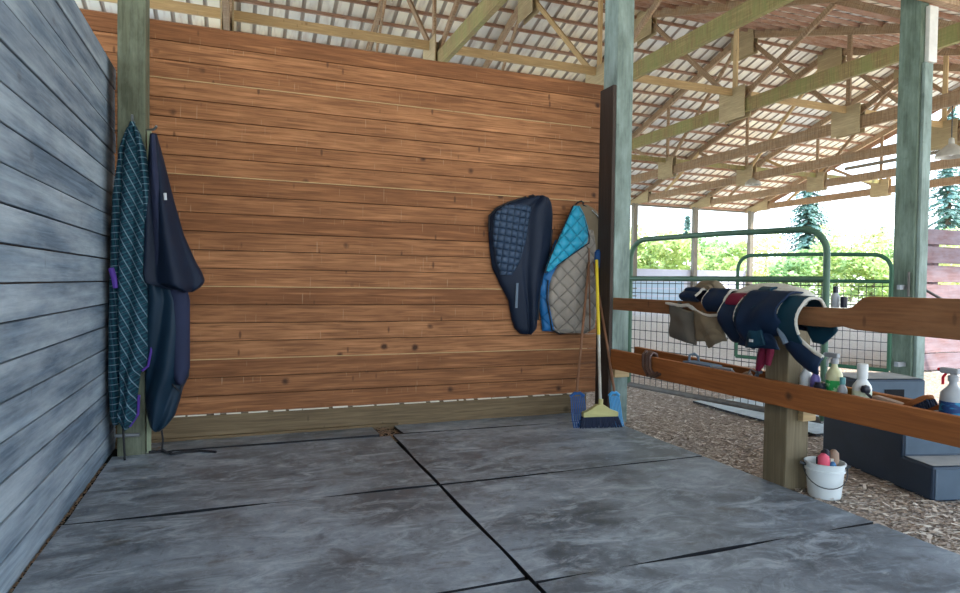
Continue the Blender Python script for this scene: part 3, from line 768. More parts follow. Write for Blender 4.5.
pxtube([(161, 426), (163, 440), (162, 449), (168, 453), (172, 452)], Y1-.08, .006, 'dangling_strap', 'black', rug2)
q = MB(); pts = [at(x, y, Z=.035) for x, y in ((143, 448), (150, 452), (162, 451), (172, 454), (185, 452), (200, 451), (216, 452))]
q.tube(pts, .009, 8)
tag(q.build('dropped_strap', 'black'), 'black strap lying on the mat below the navy rug', 'strap')
q = MB(); q.tube([(-.74, 4.56, .17), (-.60, 4.55, .17)], .012, 8); tag(q.build('post_bolt', 'steel'), 'small steel bolt low on the left post', 'bolt')

# ------------------------------------------------------------------ quilted rugs on the back wall
def hanger(x, y, par):
    a = at(x, y, Y=4.93); MB().tube([a+Vector((-.035, .02, -.03)), a+Vector((-.03, -.03, 0)), a+Vector((0, -.04, .012)), a+Vector((.03, -.03, 0)), a+Vector((.035, .02, -.03))], .008, 8).build('hanging_loop', 'black', par)
Y2 = 4.945
nr = thing('navy_quilted_rug', (2.2, 4.94, .75), 'dark navy quilted horse rug hanging on the orange wall, left of the grey one', 'horse rug')
hanger(531, 197, nr)
sheet([(196, 530, 543), (198, 524, 548), (203, 508, 551), (208, 497, 552), (215, 490, 552.5), (230, 488, 552), (250, 489.5, 550), (268, 492, 546), (285, 500, 541), (300, 508, 538), (318, 511, 537), (328, 514, 536), (334, 520, 531)],
      Y2, lambda u, v: .05*math.sin(math.pi*u)**.5+.035*math.exp(-((u-.75)/.12)**2)*(1-v*.3)-.02*math.exp(-((u-.58)/.06)**2), 0, 44, 70, 'outer_shell', 'navy', nr)
sheet([(205, 505, 530), (211, 497, 531), (220, 493, 529), (240, 493, 526), (262, 496, 520), (275, 500, 512)],
      Y2-.05, lambda u, v: .025*math.sin(math.pi*u)**.5, 0, 30, 40, 'quilted_panel', 'quilt_navy', nr, edge=.006)
sheet([(283, 516, 518.5), (308, 515, 517.5)], Y2-.072, lambda u, v: 0, 0, 3, 8, 'lettering_strip', 'dustybluestrap', nr, edge=.004)
pxtube([(489, 232), (489, 216), (497, 208), (510, 202), (526, 197)], Y2-.025, .008, 'edge_binding', 'black', nr)
pxtube([(552, 230), (550, 255), (546, 270), (540, 288), (538, 320)], Y2-.02, .008, 'edge_binding', 'black', nr)

gr = thing('grey_quilted_rug', (2.7, 4.94, .75), 'grey and turquoise quilted horse rug hanging on the wall beside the broom', 'horse rug')
hanger(579, 203, gr)
sheet([(205, 574, 586), (212, 570, 596), (225, 575, 602), (245, 582, 605), (265, 588, 606), (285, 590, 605), (300, 590, 598)],
      Y2+.0, lambda u, v: .03+.02*math.sin(math.pi*u), 0, 20, 30, 'khaki_side', 'khaki', gr)
sheet([(240, 555, 566), (258, 548, 570), (275, 541, 572), (290, 538, 572), (305, 539, 566), (320, 541, 560), (331, 542, 558)],
      Y2, lambda u, v: .04*math.sin(math.pi*u)**.5, 0, 24, 50, 'blue_lining', 'aqua_blue', gr)
sheet([(230, 578, 592), (240, 572, 594), (250, 565, 595), (262, 558, 596), (275, 551, 597), (286, 548, 597), (300, 547, 597), (318, 550, 595), (328, 552, 594), (333, 556, 586)],
      Y2-.035, lambda u, v: .055*math.sin(math.pi*u)**.5+.012*math.sin(u*13+v*3)*v, 0, 44, 50, 'grey_panel', 'quilt_grey', gr)
sheet([(206, 573, 579), (215, 569, 584), (228, 563, 588), (236, 560, 589), (243, 556, 588), (250, 552.5, 578), (258, 549, 567), (266, 546, 556), (272, 545, 549)],
      Y2-.085, lambda u, v: .02*math.sin(math.pi*u)**.5, 0, 30, 44, 'turquoise_fold', 'quilt_aqua', gr, edge=.010)
pxtube([(573, 206), (562, 230), (553, 250), (545, 272)], Y2-.10, .006, 'edge_binding', 'black', gr)
pxtube([(545, 273), (556, 266), (570, 256), (580, 249), (589, 243), (589, 236), (584, 218), (578, 206)], Y2-.105, .006, 'edge_binding', 'navy', gr)
pxtube([(548, 280), (547, 300), (552, 330), (560, 334), (576, 331), (594, 328)], Y2-.06, .007, 'edge_binding', 'black', gr)
pxtube([(583, 205), (594, 212), (602, 224), (607, 242), (605, 262)], Y2-.05, .008, 'edge_binding', 'navy', gr)
pxtube([(592, 210), (598, 216), (602, 224)], Y2-.065, .004, 'white_piping', 'tag', gr)
MB().tube([at(589, 248, Y=4.84), at(590, 330, Y=4.84)], .007, 8).build('hanging_strap', 'brownwood', gr)
# blue glove-like strap near broom top
bs = MB(); P0 = [(597, 252), (600, 250), (604, 262), (608, 272), (609, 282)]
bs.tube([at(x, y, Y=4.72) for x, y in P0], .02, 8, rs=[.02, .035, .03, .02, .008]); bs.tube([at(x, y, Y=4.71) for x, y in ((598, 252), (597, 262), (598, 268))], .02, 8, rs=[.03, .028, .02])
tag(bs.build('blue_strap', 'strapblue'), 'dark blue strap hanging at the top of the broom handle', 'strap')

# ------------------------------------------------------------------ broom and forks
br = thing('push_broom', (2.74, 4.36, 0), 'broom with yellow and white handle and dark bristles standing in the corner', 'broom')
top = Vector((2.885, 4.70, 1.43)); bot = Vector((2.745, 4.37, .19))
mid = bot.lerp(top, .46)
MB().tube([bot, mid], .0125, 12).build('lower_handle', 'whitepaint', br)
MB().tube([mid, bot.lerp(top, .97)], .014, 12).build('upper_handle', 'yellow', br)
MB().tube([bot.lerp(top, .97), top], .015, 12).build('handle_cap', 'strapblue', br)
dx = Vector((.985, -.17, 0)); c0 = Vector((2.745, 4.375, 0))
q = MB()   # trapezoid head
def hp(s, y, z): return c0+dx*s+Vector((.17, .985, 0))*y+Vector((0, 0, z))
F = [hp(-.15, -.028, .11), hp(.15, -.028, .11), hp(.15, -.026, .145), hp(.09, -.02, .165), hp(.03, -.018, .205), hp(-.03, -.018, .205), hp(-.09, -.02, .165), hp(-.15, -.026, .145)]
B = [p+Vector((.01, .052, 0)) for p in F]
q.face(F); q.face(B[::-1])
for i in range(8): q.face([F[i], B[i], B[(i+1) % 8], F[(i+1) % 8]])
q.build('head', 'paleyellow', br, bevel=.004)
MB().tube([hp(0, 0, .17), hp(.01, .01, .25)], .02, 12).build('socket', 'paleyellow', br)
q = MB()
for i in range(30):
    s = lerp(-.145, .145, i/29)
    for yy in (-.02, -.005, .01, .022):
        fl = s*.22; q.beam(hp(s, yy, .112), hp(s+fl+random.uniform(-.006, .006), yy*1.9+random.uniform(-.006, .006), .02), .0085, .006, (0, 1, 0))
q.build('bristles', 'bristle', br)
def fork(x, y, top, label, mt, w=.13, tilt=.05):
    t = thing('muck_fork', (x, y, 0), label, 'fork')
    q = MB(); n = 8
    for i in range(n):
        s = lerp(-w/2, w/2, i/(n-1)); q.tube([(x+s, y-.045, .022), (x+s, y-.01, .10), (x+s*.95, y+.01, .20), (x+s*.9, y+.03, .265)], .0048, 6)
    q.build('tines', mt, t)
    MB().tube([(x-w*.48, y+.03, .265), (x-w*.2, y+.03, .29), (x+w*.2, y+.03, .29), (x+w*.48, y+.03, .265)], .014, 8).build('crossbar', mt, t)
    MB().tube([(x, y+.03, .28), (x, y+.035, .33), top], .011, 8).build('handle', 'brownwood', t)
    return t
fork(2.585, 4.44, tuple(at(589, 262, Y=4.83)), 'blue plastic muck fork left of the broom head', 'bluefork')
fork(2.895, 4.375, tuple(at(594, 262, Y=4.80)), 'lighter blue plastic muck fork right of the broom head', 'bluefork2', .10)

# ------------------------------------------------------------------ bucket
bk = thing('white_bucket', (3.14, 2.585, 0), 'white plastic bucket of brushes standing beside the fence post', 'bucket')
cx, cy = 3.115, 2.59
prof = [(r_*.885, z_*.96) for r_, z_ in [(.085, .004), (.092, .0), (.096, .01), (.109, .15), (.109, .152), (.117, .154), (.117, .166), (.110, .168), (.1125, .190), (.1125, .192), (.120, .194), (.121, .205), (.113, .206), (.108, .19), (.092, .02), (.0, .018)]]
MB().lathe(prof, (cx, cy, 0), 40).build('pail', 'bucket', bk)
for s in (1, -1):
    v = Vector((.77*s, -.64*s, 0)).normalized()
    MB().tube([Vector((cx, cy, .172))+v*.095, Vector((cx, cy, .18))+v*.128], .009, 10).build('handle_lug', 'wire', bk)
v = Vector((.77, -.64, 0)).normalized(); w = Vector((-.64, -.77, 0)).normalized()
hp_ = []
for k in range(17):
    a = math.pi*k/16; hp_.append(Vector((cx, cy, .172))+v*.112*math.cos(a)+w*.112*math.sin(a)*1.02+Vector((0, 0, -.10*math.sin(a)**.8)))
MB().tube(hp_, .0028, 6).build('wire_handle', 'wire', bk)
def grip(pts, r, rs, nm, mt, label, cat):
    q = MB(); q.tube(pts, r, 12, rs=rs); return tag(q.build(nm, mt), label, cat)
grip([(3.075, 2.57, .10), (3.07, 2.56, .20), (3.065, 2.56, .235), (3.06, 2.56, .252)], .03, [.02, .032, .03, .012], 'pink_curry_comb', 'pink', 'pink rubber curry comb in the white bucket', 'curry comb')
grip([(3.105, 2.535, .10), (3.10, 2.53, .19), (3.10, 2.525, .212)], .02, [.02, .022, .008], 'blue_cloth', 'bluerag', 'blue cloth tucked in the bucket below the pink comb', 'cloth')
for i, (p, lb) in enumerate((((3.12, 2.595, .02), 'dark-backed wooden brush standing upright in the bucket'), ((3.155, 2.57, .02), 'pale wooden brush standing upright nearest the bucket rim'))):
    t = thing('grooming_brush', p, lb, 'brush')
    x, y, z = p
    MB().tube([(x-.01, y+.01, z+.02), (x, y, z+.19), (x+.002, y, z+.23), (x+.003, y, z+.245)], .02, 12, rs=[.020, .030, .026, .010]).build('back', ('darkcup', 'brownbrush')[i], t)
    q = MB(); q.box(x-.045, x-.02, y-.02, y+.02, z+.07, z+.20); q.build('bristles', ('bristle', 'greybristle')[i], t)

# ------------------------------------------------------------------ mounting block
mbk = thing('mounting_block', (3.7, 2.6, 0), 'dark slate plastic mounting block with three dusty steps beyond the fence', 'mounting block')
u_ = Vector((.262, .965, 0)).normalized(); w_ = Vector((.965, -.262, 0)).normalized(); O = Vector((3.604, 2.314, 0))
W3 = lambda s, t_, z: O+u_*s+w_*t_+Vector((0, 0, z))
prof = [(0, 0), (.95, 0), (.95, .585), (.63, .585), (.63, .39), (.22, .39), (.22, .195), (0, .195)]
q = MB()
for t_ in (0, .5):
    P_ = [W3(s, t_, z) for s, z in prof]; q.face(P_ if t_ else P_[::-1])
for i in range(8):
    a, c = prof[i], prof[(i+1) % 8]; q.face([W3(a[0], 0, a[1]), W3(c[0], 0, c[1]), W3(c[0], .5, c[1]), W3(a[0], .5, a[1])])
q.build('body', 'blk_plastic', mbk, bevel=.015)
for (s0, s1, z) in ((.0, .22, .195), (.22, .63, .39), (.63, .95, .585)):
    q = MB(); q.face([W3(s0+.012, .012, z+.003), W3(s1-.012, .012, z+.003), W3(s1-.012, .488, z+.003), W3(s0+.012, .488, z+.003)])
    q.face([W3(s0+.012, .012, z-.003), W3(s1-.012, .012, z-.003), W3(s1-.012, .488, z-.003), W3(s0+.012, .488, z-.003)][::-1])
    q.build('tread', 'dusty_tread', mbk)
for (s, z0, z1) in ((0, 0, .195), (.22, .195, .39), (.63, .39, .585)):
    q = MB(); P_ = [W3(s-.004, .015, z0+.012), W3(s-.004, .485, z0+.012), W3(s-.004, .485, z1-.014), W3(s-.004, .015, z1-.014)]
    q.face(P_); q.face([p+u_*.003 for p in P_][::-1]); q.build('riser', 'step_end', mbk)
q = MB(); P_ = [W3(.622, .20, .47), W3(.622, .34, .47), W3(.622, .34, .52), W3(.622, .20, .52)]; q.face(P_); q.face([p+u_*.002 for p in P_][::-1]); q.build('hand_slot', 'dark', mbk)

# ------------------------------------------------------------------ boots on the upper rail
def drape(y0, y1, front, back, mat, nm, parent=None, xf=2.895, xb=2.965, top=1.085, puff=.02, shear=0., flare=0., nu=22, round_=.5, seed=0, thick=.012, hang_tilt=0.):
    """padded cloth folded over the rail between y0 and y1; front(u)/back(u) = drop below the rail top"""
    P = []; nv = 36
    for i in range(nu+1):
        u = i/nu; y = lerp(y0, y1, u); fd, bd = front(u), back(u); row = []
        L1, L2, L3 = fd, .11, bd; T_ = L1+L2+L3
        for k in range(nv+1):
            s = T_*k/nv
            if s < L1: z = top-(L1-s); x = xf-puff*math.sin(math.pi*min(1, (L1-s)/max(L1, .01)))*1.2-.006; f = (L1-s)
            elif s < L1+L2: a = math.pi*(s-L1)/L2; x = lerp(xf, xb, .5-.5*math.cos(a)); z = top+.022*math.sin(a)+.004; f = 0
            else: z = top-(s-L1-L2); x = xb+puff*.6*math.sin(math.pi*min(1, (s-L1-L2)/max(L3, .01)))+.006; f = s-L1-L2
            n_ = noise.noise(Vector((y*9+seed, s*8, seed)))*.010
            yy = y+(u-.5)*flare*f+shear*f
            row.append(Vector((x-n_*(1 if s < L1+L2/2 else -1), yy, z+n_*.5)))
        P.append(row)
    mb = MB(); mb.grid(P, uvf=lambda i, j: (i*.02, j*.02))
    o = mb.build(nm, mat, parent)
    so = o.modifiers.new('solid', 'SOLIDIFY'); so.thickness = thick; so.offset = 1
    return o, P
def edge_roll(P, k, r, nm, mt, parent):
    pts = [row[k] for row in P]; return MB().tube(pts, r, 8).build(nm, mt, parent)
def boot(y0, y1, fd, bd, mt, label, fleece=1, name='horse_boot', **kw):
    t = thing(name, ((2.93), (y0+y1)/2, 1.08), label, 'horse boot')
    o, P = drape(y0, y1, fd, bd, mt, 'shell', t, **kw)
    if fleece == 2:
        k_ = min(range(len(P[0])), key=lambda i: abs(P[0][i].z-1.085) if P[0][i].x < 2.93 else 9)-1
        MB().tube([row[k_]+Vector((-.012, 0, .008+.006*math.sin(i*.9))) for i, row in enumerate(P)], .011, 8).build('fleece_edge', 'fleece', t)
    elif fleece:
        for row_i in (0, -1):
            MB().tube([p+Vector((-.004 if p.x < 2.93 else .004, 0, .002)) for p in P[row_i][4:-4:2]], .009, 8).build('fleece_edge', 'fleece', t)
    return t, P
c = lambda v: (lambda u: v)
rnd_ = lambda v, w=.03: (lambda u: v-w*(abs(u-.5)*2)**3)
# tan boots hanging at the stall side
def flap(corners, X, off, mat, nm, parent, puff=.02, seed=0):
    """padded four-cornered flap hanging in front of the rail; corners (px) tl,tr,br,bl on plane X"""
    tl, tr, br_, bl = [at(x, y, X=X) for x, y in corners]; P = []; n = 16
    for j in range(n+1):
        v = j/n; row = []
        for i_ in range(n+1):
            u = i_/n; p = tl.lerp(tr, u).lerp(bl.lerp(br_, u), v)
            w_ = noise.noise(Vector((u*3+seed, v*3, seed)))
            row.append(p+Vector((-off-puff*math.sin(math.pi*u)*(.4+.6*math.sin(math.pi*v))+w_*.012, 0, .012*math.sin(u*5+seed)*(1-v))))
        P.append(row)
    q = MB(); q.grid(P, uvf=lambda a, c_: (a*.02, c_*.02)); o = q.build(nm, mat, parent)
    so = o.modifiers.new('solid', 'SOLIDIFY'); so.thickness = .012
    return o, P
for (cr, mt, lb, sd, top_) in (
    (((671, 304), (697, 311), (697, 345), (671, 336)), 'boottan', 'leftmost grey-tan leather horse boot hanging in front of the upper rail', 1, ((666, 303), (671, 304), (680, 306), (688, 305), (696, 311))),
    (((696, 311), (722, 318), (729, 341), (699, 341)), 'boottan2', 'second grey-tan horse boot, overlapping the leftmost one on the rail', 2, ((691, 306), (696, 311), (703, 315), (710, 316), (719, 315)))):
    t = thing('horse_boot', at(*cr[0], X=2.88), lb, 'horse boot')
    o, P = flap(cr, 2.885, .0+.012*(sd-1), mt, 'shell', t, seed=sd)
    if sd == 2: flap(((704, 325), (721, 328), (728, 339), (712, 348)), 2.885, .02, mt, 'side_wing', t, seed=5)
    MB().tube([at(x, y, X=2.875) for x, y in top_], .013, 8, rs=[.008, .012, .014, .013, .010]).build('fleece_edge', 'fleece', t)
    MB().tube([P[-2][i_]+Vector((-.004, 0, 0)) for i_ in range(0, 17, 2)], .006, 6).build('hem', 'brownwood', t)
    MB().tube([at(top_[2][0], top_[2][1], X=2.89), at(top_[2][0], top_[2][1]-3, X=2.93), at(top_[2][0]+2, top_[2][1]-2, X=2.97)], .02, 8).build('over_strap', mt, t)
for (a, b_, d_, mt, lb, sd, hh) in ((3.55, 3.40, .02, 'bootnavy', 'small navy fleece-lined boot cuff standing on the rail above the left tan boot', 3, .05),
                                  (3.32, 3.13, .06, 'bootnavy', 'navy fleece-lined boot on the rail between the tan boots and the blue boot', 4, .05)):
    boot(a, b_, c(.05 if sd == 3 else .11), c(.10), mt, lb, seed=sd, puff=.03, xf=2.90, top=1.085+hh)
# blue big roll
boot(3.13, 2.97, rnd_(.24, .06), c(.14), 'bootnavy', 'blue horse boot with a maroon panel in the middle of the rail', seed=5, puff=.055, xf=2.875, shear=-.12)
q, P = drape(3.10, 2.94, c(.045), c(.05), 'maroon', 'quilted_pad', None, xf=2.872, xb=2.975, top=1.105, puff=.012, seed=6)
tag(q, 'maroon quilted pad lying over the blue boot on the rail', 'pad')
boot(2.97, 2.85, rnd_(.27, .05), c(.12), 'bootteal', 'teal horse boot left of the large navy boot on the rail', seed=7, puff=.06, xf=2.865, shear=-.05, top=1.10)
big, P = boot(2.92, 2.63, lambda u: .27-.13*max(0, u-.45)*1.8+.03*math.sin(u*9), c(.18), 'bootnavy', 'large dark navy horse boot draped over the rail above the fence post', seed=8, puff=.07, xf=2.85, xb=2.99, top=1.125, fleece=False)
MB().box(2.758, 2.764, 2.79, 2.815, .865, .88).build('white_tag', 'tag', big)
flap(((746, 322), (772, 330), (780, 350), (739, 345)), 2.83, .0, 'bootnavy', 'lower_wing', big, seed=7)
flap(((745, 313), (756, 307), (766, 345), (747, 348)), 2.80, .0, 'bootteal', 'teal_wing', big, seed=9)
MB().lathe([(.0, 0), (.008, .002), (.008, .005), (0, .007)], (2.765, 2.77, 1.02), 10).build('stud', 'steel', big)
boot(2.66, 2.53, lambda u: .22, c(.13), 'bootteal', 'rightmost teal boot cuff over the rail beside the bare wood', seed=9, puff=.05, xf=2.868, xb=2.985, top=1.10)
# fleece pad & tan boot behind
q, P = drape(3.20, 2.60, lambda u: .0+.02, lambda u: .10, 'fleece', 'fleece_pad', None, xf=2.965, xb=3.03, top=1.085, puff=.02, seed=10, thick=.02)
for v in q.data.vertices:
    uu = (v.co.y-2.6)/.6; v.co.z += .08*math.sin(math.pi*min(1, max(0, uu)))**.6
tag(q, 'cream fleece pad draped behind the boots on the rail', 'fleece pad')
b3, P = boot(3.56, 3.31, c(.02), c(.12), 'boottan2', 'tan horse boot standing up behind the navy cuffs on the rail', seed=11, xf=2.97, xb=3.04, top=1.13, fleece=False)
for ch in b3.children:
    for v in ch.data.vertices:
        uu = (v.co.y-3.31)/.25; v.co.z += .055*min(1, max(0, min(uu, 1-uu)*4))
# teal small roll above
q, P = drape(2.90, 2.80, c(.05), c(.05), 'bootteal', 'shell', None, xf=2.90, xb=2.985, top=1.150, puff=.01, seed=12)
q.name = 'boot_cuff'; tag(q, 'small teal cuff perched on top of the large navy boot', 'horse boot')
# hanging curved boot on the right
q = MB(); path = [at(x, y, X=2.86) for x, y in ((785, 318), (786, 330), (792, 343), (801, 353), (812, 362), (820, 366))]
P_ = []
for k, p in enumerate(path):
    w = (.035, .055, .07, .075, .075, .07)[k]
    d = (path[min(k+1, 5)]-path[max(k-1, 0)]).normalized(); nrm = Vector((1, 0, 0)).cross(d).normalized()
    P_.append([p+nrm*w*(s/6-.5)*1.5+Vector((-.022*math.sin(math.pi*s/6), 0, 0)) for s in range(7)])
q.grid(P_); hb = thing('curved_horse_boot', (2.87, 2.6, .9), 'navy curved boot hanging below the rail toward the bottles', 'horse boot')
o = q.build('shell', 'bootnavy', hb); so = o.modifiers.new('s', 'SOLIDIFY'); so.thickness = .014
MB().tube([r[0] for r in P_], .011, 8).build('fleece_edge', 'fleece', hb)
MB().tube([p[3]+Vector((-.025, 0, 0)) for p in P_[:3]], .016, 8).build('grey_patch', 'dustybluestrap', hb)
q = MB(); path = [at(x, y, X=2.99) for x, y in ((806, 322), (812, 334), (822, 336), (833, 326), (836, 322))]
P_ = [[p+Vector((0, (s/5-.5)*.03, (s/5-.5)*.09)) for s in range(6)] for p in path]
q.grid(P_); o = q.build('boot_flap', 'bootteal'); so = o.modifiers.new('s', 'SOLIDIFY'); so.thickness = .012
tag(o, 'teal boot flap hanging behind and below the bare rail', 'horse boot')
q = MB(); pts = [at(x, y, X=2.895) for x, y in ((765, 338), (764, 350), (761, 362), (758, 370))]
q.tube(pts, .02, 8, rs=[.03, .032, .028, .015]); pts = [at(x, y, X=2.89) for x, y in ((769, 338), (770, 352), (768, 365))]
q.tube(pts, .02, 8, rs=[.022, .024, .015])
tag(q.build('maroon_strap', 'maroon'), 'maroon wrap hanging below the large navy boot against the fence post', 'wrap')
# small bottle standing on top of rail
t = thing('small_bottle', (2.93, 2.40, 1.08), 'small pale bottle with dark cap standing on the upper rail', 'bottle')
MB().lathe([(.001, 0), (.02, .0), (.021, .01), (.021, .06), (.012, .075), (.012, .08)], (2.93, 2.40, 1.081), 14).build('bottle_body', 'bottle_grey', t)
MB().lathe([(.013, .078), (.013, .11), (.0, .112)], (2.93, 2.40, 1.081), 12).build('cap', 'darkcup', t)
t = MB().lathe([(.001, 0), (.017, .0), (.017, .055), (.0, .06)], (2.93, 2.35, 1.082), 12).build('small_jar', 'darkcup'); tag(t, 'tiny dark jar beside the pale bottle on the upper rail', 'jar')

# ------------------------------------------------------------------ things in the tray
Z0 = .571
def bottle(x, y, r, h, mt, label, cap=None, label_m=None, neck=.35, name='bottle', sq=1., spray=None, capm='bottle_white', caph=.03, capr=None):
    t = thing(name, (x, y, Z0), label, 'bottle')
    MB().lathe([(.001, 0), (r*.92, 0), (r, .006), (r, h*.62), (r*.93, h*.72), (r*neck*1.2, h*.88), (r*neck, h*.92), (r*neck, h)], (x, y, Z0), 22, 1, sq).build('bottle_body', mt, t)
    if label_m: MB().lathe([(r*1.01, h*.12), (r*1.015, h*.13), (r*1.015, h*.52), (r*1.01, h*.53)], (x, y, Z0), 22, 1, sq).build('label', label_m, t)
    cr = capr or r*neck*1.2
    if spray is None: MB().lathe([(cr, h-.004), (cr, h+caph), (cr*.85, h+caph+.003), (.0, h+caph+.004)], (x, y, Z0), 16).build('cap', capm, t)
    else:
        z = Z0+h
        MB().lathe([(cr*1.1, -.004), (cr*1.1, .02), (cr*.7, .025), (cr*.6, .03)], (x, y, z), 14).build('collar', capm, t)
        q = MB(); q.box(x-.014, x+.014, y-.025, y+.055, z+.028, z+.055, ax='y'); q.build('spray_head', capm, t, bevel=.006)
        MB().tube([(x, y+.055, z+.043), (x, y+.068, z+.043)], .007, 8).build('nozzle', spray, t)
        MB().tube([(x, y+.03, z+.03), (x, y+.045, z+.01), (x, y+.045, z-.025)], .006, 8).build('trigger', spray, t)
    return t
bottle(3.04, 2.665, .034, .155, 'bottle_white', 'white plastic bottle standing right beside the fence post in the tray', capm='bottle_grey', caph=.015, neck=.5)
bottle(3.03, 2.595, .028, .145, 'purplebottle', 'violet bottle between the white bottle and the dark jar', neck=.45, capm='bottle_white')
t = MB().lathe([(.001, 0), (.03, 0), (.032, .07), (.026, .075), (.026, .09), (0, .092)], (3.0, 2.54, Z0), 18).build('dark_jar', 'darkcup'); tag(t, 'short dark jar in front of the green-labelled spray bottle', 'jar')
bottle(3.065, 2.505, .043, .20, 'amber', 'tall spray bottle of cloudy liquid with a green label', label_m='label_green', spray='bottle_white', capm='bottle_grey')
bottle(3.03, 2.425, .024, .10, 'bottle_grey', 'slim grey bottle with teal cap right of the green-labelled spray bottle', capm='teal_cap', neck=.5)
bottle(3.06, 2.335, .045, .145, 'bottle_white', 'milky white bottle with a tall pale cap', label_m='label_cream', neck=.5, caph=.07, capr=.026)
t = bottle(3.04, 1.875, .05, .20, 'bottle_grey', 'large grey spray bottle with blue label and red trigger at the right edge', label_m='label_blue', spray='red', capm='bottle_grey', neck=.32)
t = thing('round_brush', (3.03, 2.2, .571), 'dark round-headed brush knob poking up by the milky bottle', 'brush')
MB().lathe([(.001, -.02), (.02, -.015), (.024, .0), (.018, .018), (0, .024)], (3.02, 2.285, .662), 14).build('head', 'darkcup', t)
MB().tube([(3.02, 2.285, .65), (3.03, 2.24, .61), (3.03, 2.2, .578)], .008, 8).build('handle', 'darkcup', t)
def brush(c_, L, w, rz, label, tilt=.3, mt='brownbrush', bm_='bristle', name='grooming_brush'):
    t = thing(name, c_, label, 'brush')
    xf = Matrix.Translation(c_) @ Matrix.Rotation(rz, 4, 'Z') @ Matrix.Rotation(tilt, 4, 'X')
    q = MB(); n_ = 16
    for z_ in (0,): pass
    ring = lambda z, k: [Vector((math.copysign(abs(math.cos(a))**.6, math.cos(a))*w/2*k, math.copysign(abs(math.sin(a))**.6, math.sin(a))*L/2*k, z)) for a in [2*math.pi*i/n_ for i in range(n_)]]
    q.grid([ring(.0, .94), ring(.004, 1), ring(.018, 1), ring(.026, .8)], close_u=True); q.face(ring(0, .94)[::-1]); q.face(ring(.026, .8))
    q.build('back', mt, t, xf=xf)
    q = MB(); nx, ny = 4, 12
    for i in range(nx):
        for j in range(ny):
            px_, py_ = (i/(nx-1)-.5)*w*.75, (j/(ny-1)-.5)*L*.85
            q.beam((px_, py_, .002), (px_+random.uniform(-.002, .002), py_, -.028), .007, .007, (0, 1, 0))
    q.build('bristles', bm_, t, xf=xf)
    return t
brush((3.04, 2.17, .605), .17, .055, .1, 'dark-bristled brush lying in the tray right of the milky bottle', .15)
brush((3.05, 2.04, .625), .18, .06, -.1, 'brown wooden brush propped on its side in the tray', -.55, 'rail')
brush((3.05, 3.17, .585), .16, .05, .2, 'brown-backed brush with pale bristles lying left of the fence post', -.5, 'brownbrush', 'greybristle')
t = thing('grey_tray', (3.05, 1.98, .571), 'shallow grey metal comb tray leaning against the brown brush', 'comb')
q = MB(); q.box(2.99, 3.12, 1.93, 1.945, .572, .62, ax='x'); q.build('comb_back', 'steel', t)
q = MB()
for i in range(16): q.tube([(2.995+i*.008, 1.94, .565), (2.995+i*.008, 2.02, .573)], .0018, 5)
q.build('teeth', 'steel', t)
t = thing('hoof_pick', (3.03, 3.02, .571), 'grey-handled hoof tool standing left of the fence post in the tray', 'hoof tool')
MB().tube([(3.02, 3.04, .575), (3.02, 3.03, .60), (3.01, 2.99, .655), (3.0, 2.96, .66)], .012, 8).build('handle', 'dustybluestrap', t)
MB().tube([(3.01, 3.0, .65), (3.0, 3.04, .665), (3.0, 3.06, .64)], .006, 8).build('hook', 'steel', t)
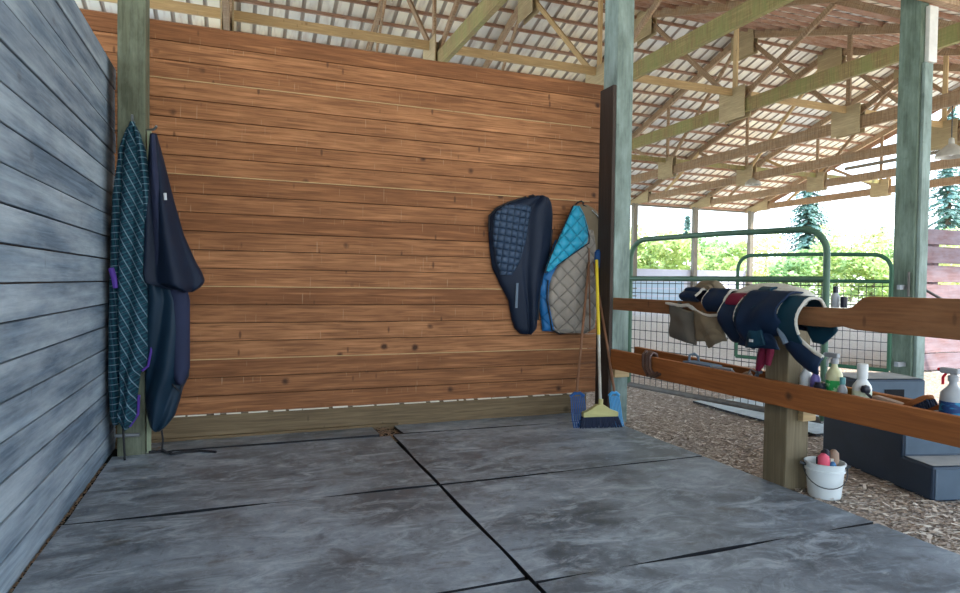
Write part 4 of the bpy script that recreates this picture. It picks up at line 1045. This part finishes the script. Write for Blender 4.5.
# blue-grey combs and straps at left of the tray
t = thing('curry_comb', (3.03, 3.6, .55), 'dusty blue curry comb with a raised loop in the left part of the tray', 'curry comb')
q = MB(); q.box(2.975, 3.085, 3.38, 3.66, .62, .645, ax='y'); q.build('plate', 'dustybluestrap', t, bevel=.006)
MB().tube([(3.0, 3.62, .64), (3.0, 3.615, .69), (3.03, 3.60, .70), (3.06, 3.6, .68), (3.07, 3.6, .64)], .009, 8).build('loop', 'dustybluestrap', t)
MB().box(2.98, 3.08, 3.40, 3.64, .572, .62, ax='y').build('stand', 'sill', t)
t = thing('mane_comb', (3.03, 3.4, .6), 'grey ribbed comb lying right of the dusty blue curry comb', 'comb')
q = MB()
for i in range(12): q.tube([(2.97+.003*i, 3.34-.012*i, .64), (3.07, 3.36-.012*i, .60)], .004, 5)
q.build('teeth', 'bottle_grey', t); MB().tube([(3.07, 3.37, .60), (3.07, 3.21, .60)], .012, 8).build('comb_back', 'steel', t); MB().tube([(2.972, 3.35, .641), (3.003, 3.205, .641)], .009, 8).build('spine', 'bottle_grey', t)
# leather strap looped over the lower rail
t = thing('leather_strap', (2.93, 4.0, .65), 'brown leather strap looped over the lower rail near the green post', 'strap')
for dy, r_ in ((0, .017), (.05, .014), (-.03, .012)):
    q = MB(); q.tube([(3.0, 4.0+dy, .58), (2.98, 4.0+dy, .655), (2.93, 3.98+dy, .672), (2.892, 3.96+dy, .65), (2.888, 3.95+dy, .56), (2.892, 3.90+dy, .50), (2.897, 3.84+dy, .53)], r_, 8)
    q.build('strap_loop', plain('brown_leather', (.10, .05, .035), .5) if dy == 0 else bpy.data.materials['brown_leather'], t)

# ------------------------------------------------------------------ light
w = bpy.data.worlds.new('world'); sc.world = w; w.use_nodes = True
nt = w.node_tree; bg = nt.nodes['Background']
tc = nt.nodes.new('ShaderNodeTexCoord'); sp = nt.nodes.new('ShaderNodeSeparateXYZ'); nt.links.new(tc.outputs['Generated'], sp.inputs[0])
rp = nt.nodes.new('ShaderNodeValToRGB'); nt.links.new(sp.outputs[2], rp.inputs[0])
e = rp.color_ramp.elements; e[0].position = 0; e[0].color = (.86, .94, 1, 1); e[1].position = .5; e[1].color = (.42, .68, 1, 1)
nt.links.new(rp.outputs[0], bg.inputs[0]); bg.inputs[1].default_value = 2.2
sd = bpy.data.lights.new('sun', 'SUN'); sd.energy = 6.0; sd.angle = R(2); sd.color = (1, .95, .86)
so = bpy.data.objects.new('sun', sd); col.objects.link(so)
so.rotation_euler = Vector((-.55, .55, -.95)).to_track_quat('-Z', 'Y').to_euler()
vs = sc.view_settings; vs.view_transform = 'Standard'; vs.look = 'None'; vs.gamma = 1; vs.exposure = 1.08; vs.use_curve_mapping = False
